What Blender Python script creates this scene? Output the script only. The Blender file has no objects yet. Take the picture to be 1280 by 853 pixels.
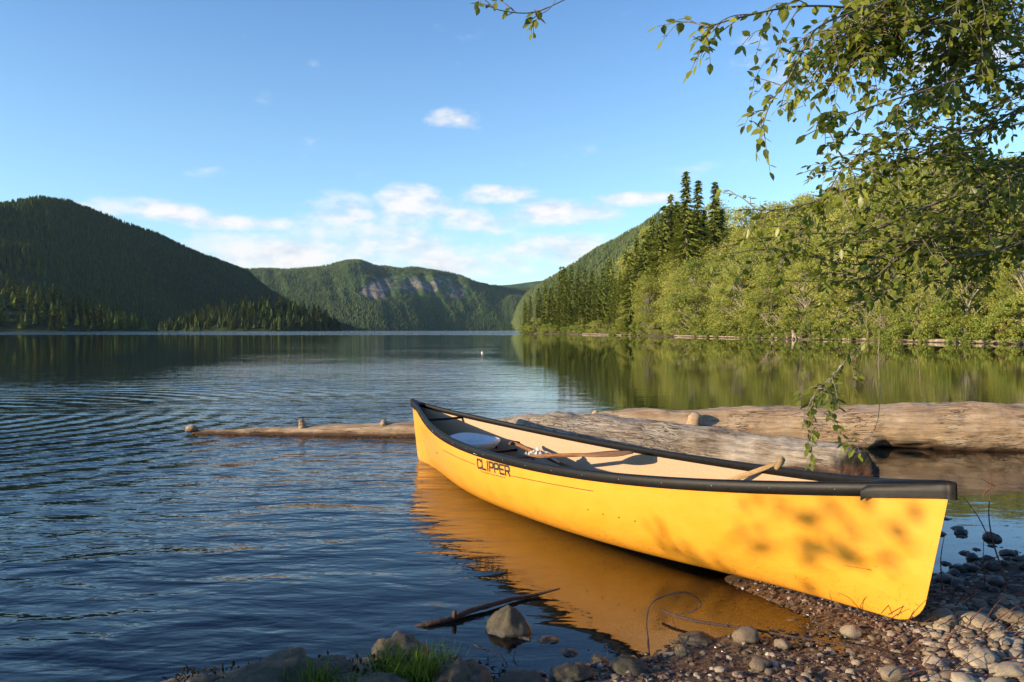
import bpy, bmesh, math, random
import numpy as np
from mathutils import Vector, Matrix, noise as mn

R = math.radians
random.seed(7)
rng = np.random.default_rng(7)
SC = bpy.context.scene
COL = SC.collection

# ------------------------------------------------------------------ camera, sky, sun
H = 1.3; F = 975.0; HZ = 413.0
PH = math.atan((426.5 - HZ) / F)
cam = bpy.data.cameras.new('camera'); camo = bpy.data.objects.new('camera', cam); COL.objects.link(camo)
cam.sensor_width = 36; cam.lens = F / 1280 * 36; cam.clip_start = 0.05; cam.clip_end = 40000
camo.location = (0, 0, H); camo.rotation_euler = (math.pi / 2 - PH, 0, 0)
SC.camera = camo

SUN_TO = Vector((-0.932, -0.362, 0)).normalized()
SUN_EL = R(12.2)
sund = Vector((SUN_TO.x * math.cos(SUN_EL), SUN_TO.y * math.cos(SUN_EL), math.sin(SUN_EL)))
sl = bpy.data.lights.new('sun', 'SUN'); sl.energy = 5.0; sl.angle = R(0.53); sl.color = (1.0, 0.79, 0.52)
so = bpy.data.objects.new('sun', sl); COL.objects.link(so); so.location = (0, 0, 300)
so.rotation_euler = sund.to_track_quat('Z', 'Y').to_euler()
EXPOSURE = 0.8
SC.view_settings.view_transform = 'Standard'; SC.view_settings.look = 'None'
SC.view_settings.exposure = EXPOSURE; SC.view_settings.gamma = 1
SC.view_settings.use_curve_mapping = False
SC.cycles.max_bounces = 8; SC.cycles.transparent_max_bounces = 12
SC.cycles.diffuse_bounces = 3; SC.cycles.glossy_bounces = 3; SC.cycles.volume_bounces = 0
SC.cycles.caustics_reflective = False; SC.cycles.caustics_refractive = False

class NT:
    """tiny node helper"""
    def __init__(s, tree): s.t = tree; s.n = tree.nodes; s.l = tree.links
    def new(s, ty, **k):
        n = s.n.new(ty)
        for a, v in k.items(): setattr(n, a, v)
        return n
    def put(s, sock, v):
        if hasattr(v, 'is_linked') or isinstance(v, bpy.types.NodeSocket): s.l.new(v, sock)
        else: sock.default_value = v
    def math(s, op, a, b=0.0, c=0.0, clamp=False):
        n = s.new('ShaderNodeMath', operation=op, use_clamp=clamp)
        for i, v in enumerate((a, b, c)): s.put(n.inputs[i], v)
        return n.outputs[0]
    def vmath(s, op, a, b=(0, 0, 0)):
        n = s.new('ShaderNodeVectorMath', operation=op); s.put(n.inputs[0], a); s.put(n.inputs[1], b)
        return n.outputs[0]
    def mix(s, f, a, b, bt='MIX'):
        n = s.new('ShaderNodeMix', data_type='RGBA', blend_type=bt)
        s.put(n.inputs[0], f)
        s.put(n.inputs[6], a if not isinstance(a, tuple) or len(a) == 4 else a + (1,))
        s.put(n.inputs[7], b if not isinstance(b, tuple) or len(b) == 4 else b + (1,))
        return n.outputs[2]
    def ramp(s, f, stops, interp='LINEAR'):
        n = s.new('ShaderNodeValToRGB'); n.color_ramp.interpolation = interp
        e = n.color_ramp.elements
        while len(e) < len(stops): e.new(0.5)
        for i, (p, c) in enumerate(stops):
            e[i].position = p; e[i].color = (c if len(c) == 4 else tuple(c) + (1,)) if isinstance(c, (tuple, list)) else (c, c, c, 1)
        s.put(n.inputs[0], f); return n.outputs[0]
    def noise(s, vec, scale, detail=4, rough=0.55, dist=0.0):
        n = s.new('ShaderNodeTexNoise'); s.put(n.inputs['Vector'], vec); n.inputs['Scale'].default_value = scale
        n.inputs['Detail'].default_value = detail; n.inputs['Roughness'].default_value = rough; n.inputs['Distortion'].default_value = dist
        return n.outputs[0]
    def smooth(s, v, a, b, lo=0.0, hi=1.0):
        n = s.new('ShaderNodeMapRange', interpolation_type='SMOOTHSTEP'); s.put(n.inputs[0], v)
        n.inputs[1].default_value = a; n.inputs[2].default_value = b; n.inputs[3].default_value = lo; n.inputs[4].default_value = hi
        return n.outputs[0]
    def scale(s, vec, sc):
        n = s.new('ShaderNodeMapping'); s.put(n.inputs[0], vec); n.inputs['Scale'].default_value = sc; return n.outputs[0]
    def bump(s, h, strength=0.5, dist=0.02):
        n = s.new('ShaderNodeBump'); n.inputs['Strength'].default_value = strength; n.inputs['Distance'].default_value = dist
        s.put(n.inputs['Height'], h); return n.outputs[0]

def pix_dir(px, py):
    """azimuth, elevation of a direction"""
    a = (px - 640) / F; b = (426.5 - py) / F
    v = Vector((a, math.cos(PH) + b * math.sin(PH), -math.sin(PH) + b * math.cos(PH)))
    return math.atan2(v.x, v.y), math.atan2(v.z, math.hypot(v.x, v.y))
def ray(px, py):
    a = (px - 640) / F; b = (426.5 - py) / F
    return Vector((a, math.cos(PH) + b * math.sin(PH), -math.sin(PH) + b * math.cos(PH)))
def atY(px, py, Y):
    d = ray(px, py); return Vector((0, 0, H)) + d * (Y / d.y)
def atZ(px, py, z):
    d = ray(px, py); return Vector((0, 0, H)) + d * ((z - H) / d.z)

world = bpy.data.worlds.new('World'); SC.world = world; world.use_nodes = True
SKY_TINT = (1.16, 1.46, 1.74); SKY_HIGH = (0.42, 0.84, 1.50)
def build_world():
    t = NT(world.node_tree); t.n.clear()
    sky = t.new('ShaderNodeTexSky', sky_type='NISHITA', sun_disc=False, sun_elevation=SUN_EL,
                sun_rotation=math.atan2(SUN_TO.x, SUN_TO.y), altitude=200, air_density=1.0, dust_density=0.3, ozone_density=1.6)
    tc = t.new('ShaderNodeTexCoord').outputs['Generated']
    sep = t.new('ShaderNodeSeparateXYZ'); t.l.new(tc, sep.inputs[0])
    az = t.math('ARCTAN2', sep.outputs[0], sep.outputs[1])
    el = t.math('ARCSINE', sep.outputs[2])
    comb = t.new('ShaderNodeCombineXYZ'); t.l.new(az, comb.inputs[0]); t.l.new(el, comb.inputs[1])
    dirv = comb.outputs[0]
    st = t.scale(dirv, (1.0, 2.2, 1.0))
    n1 = t.noise(st, 17.0, 8, 0.6); n2 = t.noise(st, 6.0, 4, 0.5)
    blobs = [(200,263,66,12,1.1),(310,279,75,9,1.0),(283,217,38,7,.45),(566,149,34,13,.75),(335,320,90,24,1.25),(430,268,50,24,1.0),
             (470,305,115,34,1.1),(520,258,50,25,1.15),(585,277,60,22,.95),(575,330,95,18,1.05),(620,245,60,12,1.0),(700,266,75,18,1.15),
             (790,250,60,10,1.0),(700,310,90,20,1.0),(735,192,26,9,.5),(722,234,26,9,.5),(930,84,62,14,.5),(1000,88,70,16,.6),
             (1190,72,70,26,.9),(1060,190,60,12,.5),(905,214,60,12,.45),(395,82,12,6,.35),(95,258,60,6,.7),(930,42,40,12,.4),
             (250,330,60,12,.6),(640,320,90,10,.5)]
    dens = None
    for (x, y, rx, ry, w) in blobs:
        a, e = pix_dir(x, y); 
        u = t.math('MULTIPLY', t.math('SUBTRACT', az, a), F / rx)
        v = t.math('MULTIPLY', t.math('SUBTRACT', el, e), F / ry)
        d = t.math('MULTIPLY', t.math('SUBTRACT', 1.0, t.math('ADD', t.math('MULTIPLY', u, u), t.math('MULTIPLY', v, v))), 0.5 * w)
        d = t.math('MAXIMUM', d, -0.6 )
        d = t.math('ADD', d, 0.5 * w - 0.5)
        dens = d if dens is None else t.math('MAXIMUM', dens, d)
    nn = t.math('MULTIPLY', t.math('SUBTRACT', n1, 0.5), 2.1)
    nb = t.math('MULTIPLY', t.math('SUBTRACT', n2, 0.5), 0.9)
    tot = t.math('ADD', dens, t.math('ADD', nn, nb))
    mask = t.smooth(tot, -0.22, 0.78)
    # low thin veil near the horizon, in the middle
    veil = t.math('MULTIPLY', t.smooth(el, 0.0, 0.16, 0.40, 0.0), t.smooth(n2, 0.35, 0.7, 0.3, 1.0))
    off = t.vmath('ADD', st, (0.014, -0.022, 0))
    n3 = t.noise(off, 17.0, 5, 0.55)
    shade = t.math('ADD', t.math('MULTIPLY', t.math('SUBTRACT', n1, n3), 3.0), t.math('ADD', t.math('MULTIPLY', az, -0.55), 0.72), clamp=True)
    # the same unit as the sky texture: a cloud lit by the low sun
    ccol = t.mix(shade, (3.7, 4.25, 5.1), (6.5, 6.15, 5.95))
    skyc = t.new('ShaderNodeHueSaturation'); skyc.inputs['Saturation'].default_value = 1.0; skyc.inputs['Value'].default_value = 1.0
    t.l.new(t.mix(1.0, sky.outputs[0], t.mix(t.smooth(el, 0.18, 0.75), SKY_TINT, SKY_HIGH), 'MULTIPLY'), skyc.inputs['Color'])
    base = t.mix(veil, skyc.outputs[0], (4.6, 5.4, 6.2))
    mm = t.math('MULTIPLY', mask, t.smooth(el, -0.01, 0.02))
    fin = t.mix(t.math('MULTIPLY', mm, 0.9), base, ccol)
    bg = t.new('ShaderNodeBackground'); bg.inputs['Strength'].default_value = 0.098
    t.l.new(fin, bg.inputs['Color'])
    out = t.new('ShaderNodeOutputWorld'); t.l.new(bg.outputs[0], out.inputs[0])
build_world()

# ------------------------------------------------------------------ helpers
def tag(o, label=None, cat=None, group=None, kind=None):
    if label: o['label'] = label
    if cat: o['category'] = cat
    if group: o['group'] = group
    if kind: o['kind'] = kind
    return o
def empty(name, loc=(0, 0, 0), rz=0.0):
    o = bpy.data.objects.new(name, None); COL.objects.link(o); o.location = loc; o.rotation_euler = (0, 0, rz)
    o.empty_display_size = 0.1
    return o
def link_mesh(name, me, mats, parent=None):
    o = bpy.data.objects.new(name, me); COL.objects.link(o)
    for m in (mats if isinstance(mats, (list, tuple)) else [mats]): me.materials.append(m)
    if parent: o.parent = parent
    return o
def np_mesh(name, V, T, smooth=False, tone=None, mi=None):
    """V (n,3); T (m,k) faces all with k corners"""
    V = np.asarray(V, np.float32); T = np.asarray(T, np.int32)
    me = bpy.data.meshes.new(name); k = T.shape[1]
    me.vertices.add(len(V)); me.vertices.foreach_set('co', V.ravel())
    me.loops.add(T.size); me.loops.foreach_set('vertex_index', T.ravel())
    me.polygons.add(len(T)); me.polygons.foreach_set('loop_start', np.arange(0, T.size, k, dtype=np.int32))
    try: me.polygons.foreach_set('loop_total', np.full(len(T), k, np.int32))
    except Exception: pass
    me.polygons.foreach_set('use_smooth', np.full(len(T), smooth, bool))
    if mi is not None: me.polygons.foreach_set('material_index', np.asarray(mi, np.int32))
    if tone is not None:
        a = me.attributes.new('tone', 'FLOAT', 'POINT'); a.data.foreach_set('value', np.asarray(tone, np.float32))
    me.update(calc_edges=True)
    return me
class MB:
    """collect pieces, build one mesh"""
    def __init__(s): s.v = []; s.f = []; s.tone = []
    def add(s, V, Fc, tone=0.5):
        o = len(s.v); s.v.extend([tuple(p) for p in V]); s.f.extend([tuple(i + o for i in f) for f in Fc]); s.tone.extend([tone] * len(V))
    def tube(s, pts, rad, n=6, cap=True, squash=1.0, jit=0.0, tone=0.5):
        pts = [Vector(p) for p in pts]
        if not hasattr(rad, '__len__'): rad = [rad] * len(pts)
        V = []; Fc = []; up = Vector((0, 0, 1)); prev = None
        for i, p in enumerate(pts):
            d = (pts[min(i + 1, len(pts) - 1)] - pts[max(i - 1, 0)])
            d = d.normalized() if d.length > 1e-9 else Vector((0, 0, 1))
            if prev is None:
                a = d.cross(up) if abs(d.z) < 0.95 else d.cross(Vector((1, 0, 0)))
            else: a = prev - d * prev.dot(d)
            if a.length < 1e-6: a = d.orthogonal()
            a.normalize(); prev = a; b = d.cross(a)
            for k in range(n):
                t = 2 * math.pi * k / n
                V.append(p + (a * math.cos(t) + b * math.sin(t) * squash) * rad[i] * (1 + random.uniform(-jit, jit)))
        for i in range(len(pts) - 1):
            for k in range(n):
                Fc.append((i * n + k, i * n + (k + 1) % n, (i + 1) * n + (k + 1) % n, (i + 1) * n + k))
        if cap: Fc.append(tuple(range(n - 1, -1, -1))); Fc.append(tuple((len(pts) - 1) * n + k for k in range(n)))
        s.add(V, Fc, tone)
    def build(s, name, mat, parent=None, smooth=True):
        me = bpy.data.meshes.new(name); me.from_pydata(s.v, [], s.f)
        a = me.attributes.new('tone', 'FLOAT', 'POINT'); a.data.foreach_set('value', s.tone)
        if smooth: me.polygons.foreach_set('use_smooth', [True] * len(me.polygons))
        me.update(); return link_mesh(name, me, mat, parent)
def vnoise(x, y, seed=0):
    x = np.asarray(x, float); y = np.asarray(y, float)
    xi = np.floor(x).astype(np.int64); yi = np.floor(y).astype(np.int64); xf = x - xi; yf = y - yi
    def h(a, b):
        n = (a * 374761393 + b * 668265263 + seed * 974634777) & 0x7fffffff
        n = ((n ^ (n >> 13)) * 1274126177) & 0x7fffffff
        return ((n ^ (n >> 16)) & 0xffff) / 65535.0
    u = xf * xf * (3 - 2 * xf); v = yf * yf * (3 - 2 * yf)
    return (h(xi, yi) * (1 - u) + h(xi + 1, yi) * u) * (1 - v) + (h(xi, yi + 1) * (1 - u) + h(xi + 1, yi + 1) * u) * v
def fbm(x, y, o=5, seed=0, g=0.5):
    r = 0; a = 1; t = 0
    for i in range(o): r = r + a * (vnoise(x * 2 ** i, y * 2 ** i, seed + i) - 0.5); t += a; a *= g
    return r / t * 2
def lerp_poly(pts, t):
    """pts list of arrays, t array in 0..1 over index"""
    P = np.array(pts, float); k = np.asarray(t) * (len(P) - 1); i = np.clip(k.astype(int), 0, len(P) - 2); f = (k - i)[..., None]
    return P[i] * (1 - f) + P[i + 1] * f
def smooth_curve(pts, n):
    """Catmull-Rom through pts (tuples of any length)"""
    P = [np.array(p, float) for p in pts]; P = [2 * P[0] - P[1]] + P + [2 * P[-1] - P[-2]]
    out = []; m = len(P) - 3
    for j in range(n):
        u = j / (n - 1) * m; i = min(int(u), m - 1); t = u - i
        a, b, c, d = P[i:i + 4]
        out.append(0.5 * ((2 * b) + (c - a) * t + (2 * a - 5 * b + 4 * c - d) * t * t + (3 * b - a - 3 * c + d) * t ** 3))
    return out

# ------------------------------------------------------------------ materials
def mat(name):
    m = bpy.data.materials.new(name); m.use_nodes = True; t = NT(m.node_tree); t.n.clear()
    t.out = t.new('ShaderNodeOutputMaterial'); return m, t
def principled(t, col, rough=0.6, metal=0.0, normal=None, spec=0.5, coat=0.0):
    p = t.new('ShaderNodeBsdfPrincipled')
    t.put(p.inputs['Base Color'], col if not isinstance(col, tuple) or len(col) == 4 else col + (1,))
    t.put(p.inputs['Roughness'], rough); p.inputs['Metallic'].default_value = metal
    p.inputs['Specular IOR Level'].default_value = spec; p.inputs['Coat Weight'].default_value = coat; p.inputs['Coat Roughness'].default_value = 0.12
    if normal is not None: t.l.new(normal, p.inputs['Normal'])
    t.l.new(p.outputs[0], t.out.inputs[0]); return p
def objc(t): return t.new('ShaderNodeTexCoord').outputs['Object']
def geop(t): return t.new('ShaderNodeNewGeometry').outputs['Position']
def attr(t, n): return t.new('ShaderNodeAttribute', attribute_name=n).outputs['Fac']
def orand(t): return t.new('ShaderNodeObjectInfo').outputs['Random']

def m_foliage(name, c1, c2, trans=0.35, rnd=0.6, tcol=None, gloss=0.0):
    m, t = mat(name)
    f = t.math('ADD', t.math('MULTIPLY', attr(t, 'tone'), 1 - rnd * 0.5), t.math('MULTIPLY', orand(t), rnd * 0.5), clamp=True)
    c = t.mix(f, c1, c2)
    d = t.new('ShaderNodeBsdfDiffuse'); t.l.new(c, d.inputs[0])
    tr = t.new('ShaderNodeBsdfTranslucent'); t.l.new(t.mix(0.5, c, tcol or c2), tr.inputs[0])
    mx = t.new('ShaderNodeMixShader'); mx.inputs[0].default_value = trans
    t.l.new(d.outputs[0], mx.inputs[1]); t.l.new(tr.outputs[0], mx.inputs[2]); o = mx.outputs[0]
    if gloss > 0:
        g = t.new('ShaderNodeBsdfGlossy'); g.inputs['Roughness'].default_value = 0.4
        m2 = t.new('ShaderNodeMixShader'); m2.inputs[0].default_value = gloss
        t.l.new(o, m2.inputs[1]); t.l.new(g.outputs[0], m2.inputs[2]); o = m2.outputs[0]
    t.l.new(o, t.out.inputs[0]); return m
M = {}
M['alder_leaf'] = m_foliage('alder_foliage', (0.17, 0.24, 0.045), (0.58, 0.56, 0.15), 0.48, rnd=.8)
M['shrub_leaf'] = m_foliage('shrub_foliage', (0.15, 0.23, 0.04), (0.42, 0.44, 0.11), 0.45)
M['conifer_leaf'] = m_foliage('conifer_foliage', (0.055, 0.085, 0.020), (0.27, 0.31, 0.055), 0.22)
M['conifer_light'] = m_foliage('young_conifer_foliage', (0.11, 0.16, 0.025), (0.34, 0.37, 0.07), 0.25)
M['far_conifer'] = m_foliage('far_conifer_foliage', (0.016, 0.030, 0.010), (0.075, 0.10, 0.022), 0.05)
M['far_green'] = m_foliage('far_green_foliage', (0.048, 0.078, 0.028), (0.16, 0.19, 0.060), 0.05)
M['shore_conifer'] = m_foliage('shore_conifer_foliage', (0.022, 0.040, 0.012), (0.16, 0.18, 0.038), 0.1)
M['near_leaf'] = m_foliage('near_leaf', (0.022, 0.055, 0.007), (0.34, 0.37, 0.05), 0.45, 0.1, gloss=0.025)
def m_bark(name, c1, c2, sc=8):
    m, t = mat(name); o = objc(t)
    n = t.noise(t.scale(o, (1, 1, 0.25)), sc, 5, 0.65)
    principled(t, t.ramp(n, [(0.3, c1), (0.7, c2)]), 0.85, normal=t.bump(n, 0.6, 0.02)); return m
M['bark'] = m_bark('tree_bark', (0.08, 0.06, 0.045), (0.26, 0.22, 0.17))
M['pale_bark'] = m_bark('pale_bark', (0.20, 0.17, 0.13), (0.50, 0.46, 0.38))
M['twig'] = m_bark('dark_twig', (0.02, 0.012, 0.008), (0.09, 0.05, 0.035), 30)
M['red_twig'] = m_bark('red_brown_twig', (0.05, 0.02, 0.012), (0.19, 0.07, 0.045), 30)
M['pale_twig'] = m_bark('pale_twig', (0.24, 0.17, 0.11), (0.5, 0.42, 0.3), 30)

def m_wood(name, dark, mid, pale, sc=1.0, moss=0.0, wet=True, crack=1.0):
    """driftwood: grain along local x, cracks, dark wet foot by height above water"""
    m, t = mat(name); o = objc(t)
    g = t.noise(t.scale(o, (0.7, 9, 9)), 2.2 * sc, 8, 0.68, 0.4)
    b = t.noise(o, 2.3 * sc, 4, 0.6)
    fine = t.noise(t.scale(o, (2.5, 30, 30)), 3.0 * sc, 4, 0.7)
    c = t.ramp(t.math('ADD', t.math('MULTIPLY', g, 0.65), t.math('MULTIPLY', b, 0.35)), [(0.34, dark), (0.47, mid), (0.62, pale)])
    cr = t.noise(t.scale(o, (0.45, 7, 7)), 5.5 * sc, 3, 0.5, 0.7)
    crm = t.smooth(t.math('ABSOLUTE', t.math('SUBTRACT', cr, 0.5)), 0.006, 0.022)
    pm = t.smooth(t.noise(o, 1.7, 2, 0.5), 0.45, 0.6)
    crk = t.math('SUBTRACT', 1.0, t.math('MULTIPLY', t.math('SUBTRACT', 1.0, crm), t.math('MULTIPLY', pm, crack)))
    c = t.mix(crk, tuple(v * 0.3 for v in dark), c)
    if moss > 0:
        mo = t.math('MULTIPLY', attr(t, 'tone'), t.smooth(t.noise(o, 7, 4, 0.6), 0.12, 0.40))
        c = t.mix(mo, c, (0.018, 0.017, 0.007))
    if wet:
        z = t.new('ShaderNodeSeparateXYZ'); t.l.new(geop(t), z.inputs[0])
        w = t.smooth(t.math('ADD', z.outputs[2], t.math('MULTIPLY', t.math('SUBTRACT', b, 0.5), 0.10)), 0.015, 0.055)
        c = t.mix(w, tuple(v * 0.35 for v in dark), c)
    st2 = t.noise(t.scale(o, (1, 2, 2)), 1.3, 5, 0.7); c = t.mix(t.smooth(st2, 0.54, 0.68, 0.0, 0.38), c, dark); c = t.mix(t.smooth(fine, 0.58, 0.68, 0.0, 0.45), c, tuple(v * .6 for v in dark))
    if wet: c = t.mix(t.smooth(t.math('ADD', z.outputs[2], t.math('MULTIPLY', t.math('SUBTRACT', st2, 0.5), 0.35)), 0.01, 0.09, 0.6, 0.0), c, (0.11, 0.045, 0.022))
    hgt = t.math('ADD', t.math('MULTIPLY', g, 0.9), t.math('ADD', t.math('MULTIPLY', fine, 0.5), t.math('MULTIPLY', crk, 0.7)))
    principled(t, c, 0.85, normal=t.bump(hgt, 0.9, 0.045)); return m
M['log'] = m_wood('weathered_log', (0.15, 0.08, 0.040), (0.44, 0.29, 0.165), (0.64, 0.49, 0.32))
M['grey_log'] = m_wood('grey_log', (0.11, 0.07, 0.045), (0.37, 0.30, 0.225), (0.60, 0.53, 0.43), 1.4, moss=1.0, crack=1.3)
M['drift'] = m_wood('driftwood', (0.13, 0.09, 0.055), (0.30, 0.235, 0.17), (0.50, 0.42, 0.33), 1.0, wet=False)
M['paddle'] = m_wood('paddle_wood', (0.16, 0.06, 0.02), (0.30, 0.125, 0.045), (0.42, 0.20, 0.08), 2.0, wet=False, crack=0)
M['paddle_pale'] = m_wood('pale_paddle_wood', (0.40, 0.23, 0.09), (0.55, 0.34, 0.15), (0.66, 0.45, 0.22), 2.0, wet=False, crack=0)

def m_stone(name, ramp, moss=0.0, rough=0.8):
    m, t = mat(name); o = objc(t); r = orand(t)
    v = t.vmath('ADD', o, (0, 0, 0)); 
    c3 = t.new('ShaderNodeCombineXYZ'); t.l.new(t.math('MULTIPLY', r, 40.0), c3.inputs[0]); v = t.vmath('ADD', o, c3.outputs[0])
    n = t.noise(v, 9, 7, 0.7); n2 = t.noise(v, 45, 3, 0.6)
    f = t.math('ADD', t.math('MULTIPLY', t.math('SUBTRACT', n, 0.5), 0.9), t.math('ADD', t.math('MULTIPLY', r, 0.5), 0.25), clamp=True)
    c = t.ramp(f, ramp)
    c = t.mix(t.math('MULTIPLY', t.smooth(n2, 0.52, 0.72), 0.5), c, (0.08, 0.065, 0.05))
    if moss > 0:
        c = t.mix(t.math('MULTIPLY', t.smooth(t.noise(v, 5, 5, 0.65), 0.42, 0.6), moss), c, (0.045, 0.045, 0.016))
    # wet line close to the water
    z = t.new('ShaderNodeSeparateXYZ'); t.l.new(geop(t), z.inputs[0])
    w = t.smooth(t.math('ADD', z.outputs[2], t.math('MULTIPLY', t.math('SUBTRACT', n, 0.5), 0.03)), 0.006, 0.03)
    c = t.mix(w, t.mix(0.75, c, (0.02, 0.017, 0.012)), c)
    principled(t, c, t.math('ADD', t.math('MULTIPLY', w, rough - 0.3), 0.3), normal=t.bump(t.math('ADD', n, t.math('MULTIPLY', n2, 0.3)), 0.5, 0.012)); return m
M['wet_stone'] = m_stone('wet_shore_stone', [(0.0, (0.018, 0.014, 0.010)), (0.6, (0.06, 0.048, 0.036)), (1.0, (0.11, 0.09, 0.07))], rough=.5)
M['pebble'] = m_stone('pebble_stone', [(0.0, (0.07, 0.045, 0.03)), (0.3, (0.165, 0.12, 0.078)), (0.6, (0.33, 0.262, 0.178)), (1.0, (0.54, 0.475, 0.37))])
M['rock'] = m_stone('shore_rock', [(0.0, (0.03, 0.022, 0.013)), (0.5, (0.09, 0.068, 0.043)), (1.0, (0.19, 0.15, 0.10))], moss=0.85)  # rock tones darkened for the shade they lie in, moss on top
def m_gravel():
    m, t = mat('fine_gravel'); p = geop(t)
    a = attr(t, 'tone')
    c = t.ramp(a, [(0.0, (0.035, 0.020, 0.012)), (0.35, (0.10, 0.058, 0.032)), (0.6, (0.17, 0.11, 0.068)), (0.85, (0.30, 0.23, 0.165)), (1.0, (0.52, 0.45, 0.36))])
    z = t.new('ShaderNodeSeparateXYZ'); t.l.new(p, z.inputs[0])
    w = t.smooth(z.outputs[2], 0.004, 0.035)
    c = t.mix(w, t.mix(0.7, c, (0.02, 0.017, 0.012)), c)
    principled(t, c, t.math('ADD', t.math('MULTIPLY', w, 0.5), 0.25)); return m
M['gravel'] = m_gravel()
def m_ground():
    m, t = mat('shore_soil'); p = geop(t)
    n = t.noise(p, 1.3, 6, 0.6); n2 = t.noise(p, 30, 6, 0.7); n3 = t.noise(p, 120, 3, 0.7)
    vo = t.new('ShaderNodeTexVoronoi'); t.l.new(p, vo.inputs['Vector']); vo.inputs['Scale'].default_value = 28
    c = t.ramp(t.math('ADD', t.math('MULTIPLY', n, 0.4), t.math('MULTIPLY', n2, 0.6)), [(0.33, (0.035, 0.020, 0.011)), (0.5, (0.10, 0.058, 0.032)), (0.66, (0.20, 0.13, 0.08))])
    c = t.mix(t.smooth(n3, 0.6, 0.75), c, (0.34, 0.29, 0.22))
    z = t.new('ShaderNodeSeparateXYZ'); t.l.new(p, z.inputs[0])
    w = t.smooth(t.math('ADD', z.outputs[2], t.math('MULTIPLY', t.math('SUBTRACT', n2, 0.5), 0.03)), 0.0, 0.04)
    c = t.mix(w, t.mix(0.6, c, (0.21, 0.12, 0.045)), c)
    h = t.math('SUBTRACT', t.math('ADD', n2, t.math('MULTIPLY', n3, 0.4)), t.math('MULTIPLY', vo.outputs['Distance'], 0.8))
    principled(t, c, t.math('ADD', t.math('MULTIPLY', w, 0.4), 0.5), normal=t.bump(h, 0.8, 0.02)); return m
M['ground'] = m_ground()
def m_bank():
    m, t = mat('bank_soil'); p = geop(t); n = t.noise(p, 0.4, 6, 0.6)
    z = t.new('ShaderNodeSeparateXYZ'); t.l.new(p, z.inputs[0])
    c = t.ramp(n, [(0.35, (0.05, 0.037, 0.02)), (0.5, (0.11, 0.08, 0.05)), (0.68, (0.26, 0.21, 0.15))])
    g = t.smooth(t.math('ADD', z.outputs[2], n), 0.9, 1.6)
    c = t.mix(g, c, t.mix(n, (0.03, 0.045, 0.012), (0.09, 0.12, 0.03)))
    principled(t, c, 0.9, normal=t.bump(n, 0.6, 0.3)); return m
M['bank'] = m_bank()
def m_hill(name, c1, c2, sc):
    m, t = mat(name); p = geop(t)
    n = t.noise(p, sc, 9, 0.65); nb = t.noise(p, sc * 0.12, 4, 0.5)
    c = t.mix(t.smooth(t.math('ADD', t.math('MULTIPLY', n, 0.7), t.math('MULTIPLY', nb, 0.5)), 0.4, 0.75), c1, c2)
    rk = attr(t, 'tone')
    rn = t.noise(t.scale(p, (1, 1, 0.5)), 0.03, 8, 0.75)
    rc = t.ramp(rn, [(0.40, (0.035, 0.045, 0.025)), (0.5, (0.14, 0.125, 0.105)), (0.62, (0.27, 0.235, 0.20))])
    r2 = t.smooth(t.math('ADD', rk, t.math('MULTIPLY', t.math('SUBTRACT', t.noise(t.scale(p, (1, 1, 0.5)), 0.012, 6, 0.7), 0.5), 1.6)), 0.42, 0.58)
    c = t.mix(r2, c, rc)
    principled(t, c, 0.95, normal=t.bump(n, 0.7, 12.0), spec=0.1); return m
M['hill'] = m_hill('forested_slope', (0.012, 0.026, 0.010), (0.035, 0.055, 0.018), 0.018)
M['hill_far'] = m_hill('far_forested_slope', (0.022, 0.048, 0.016), (0.07, 0.12, 0.032), 0.010)

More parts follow.
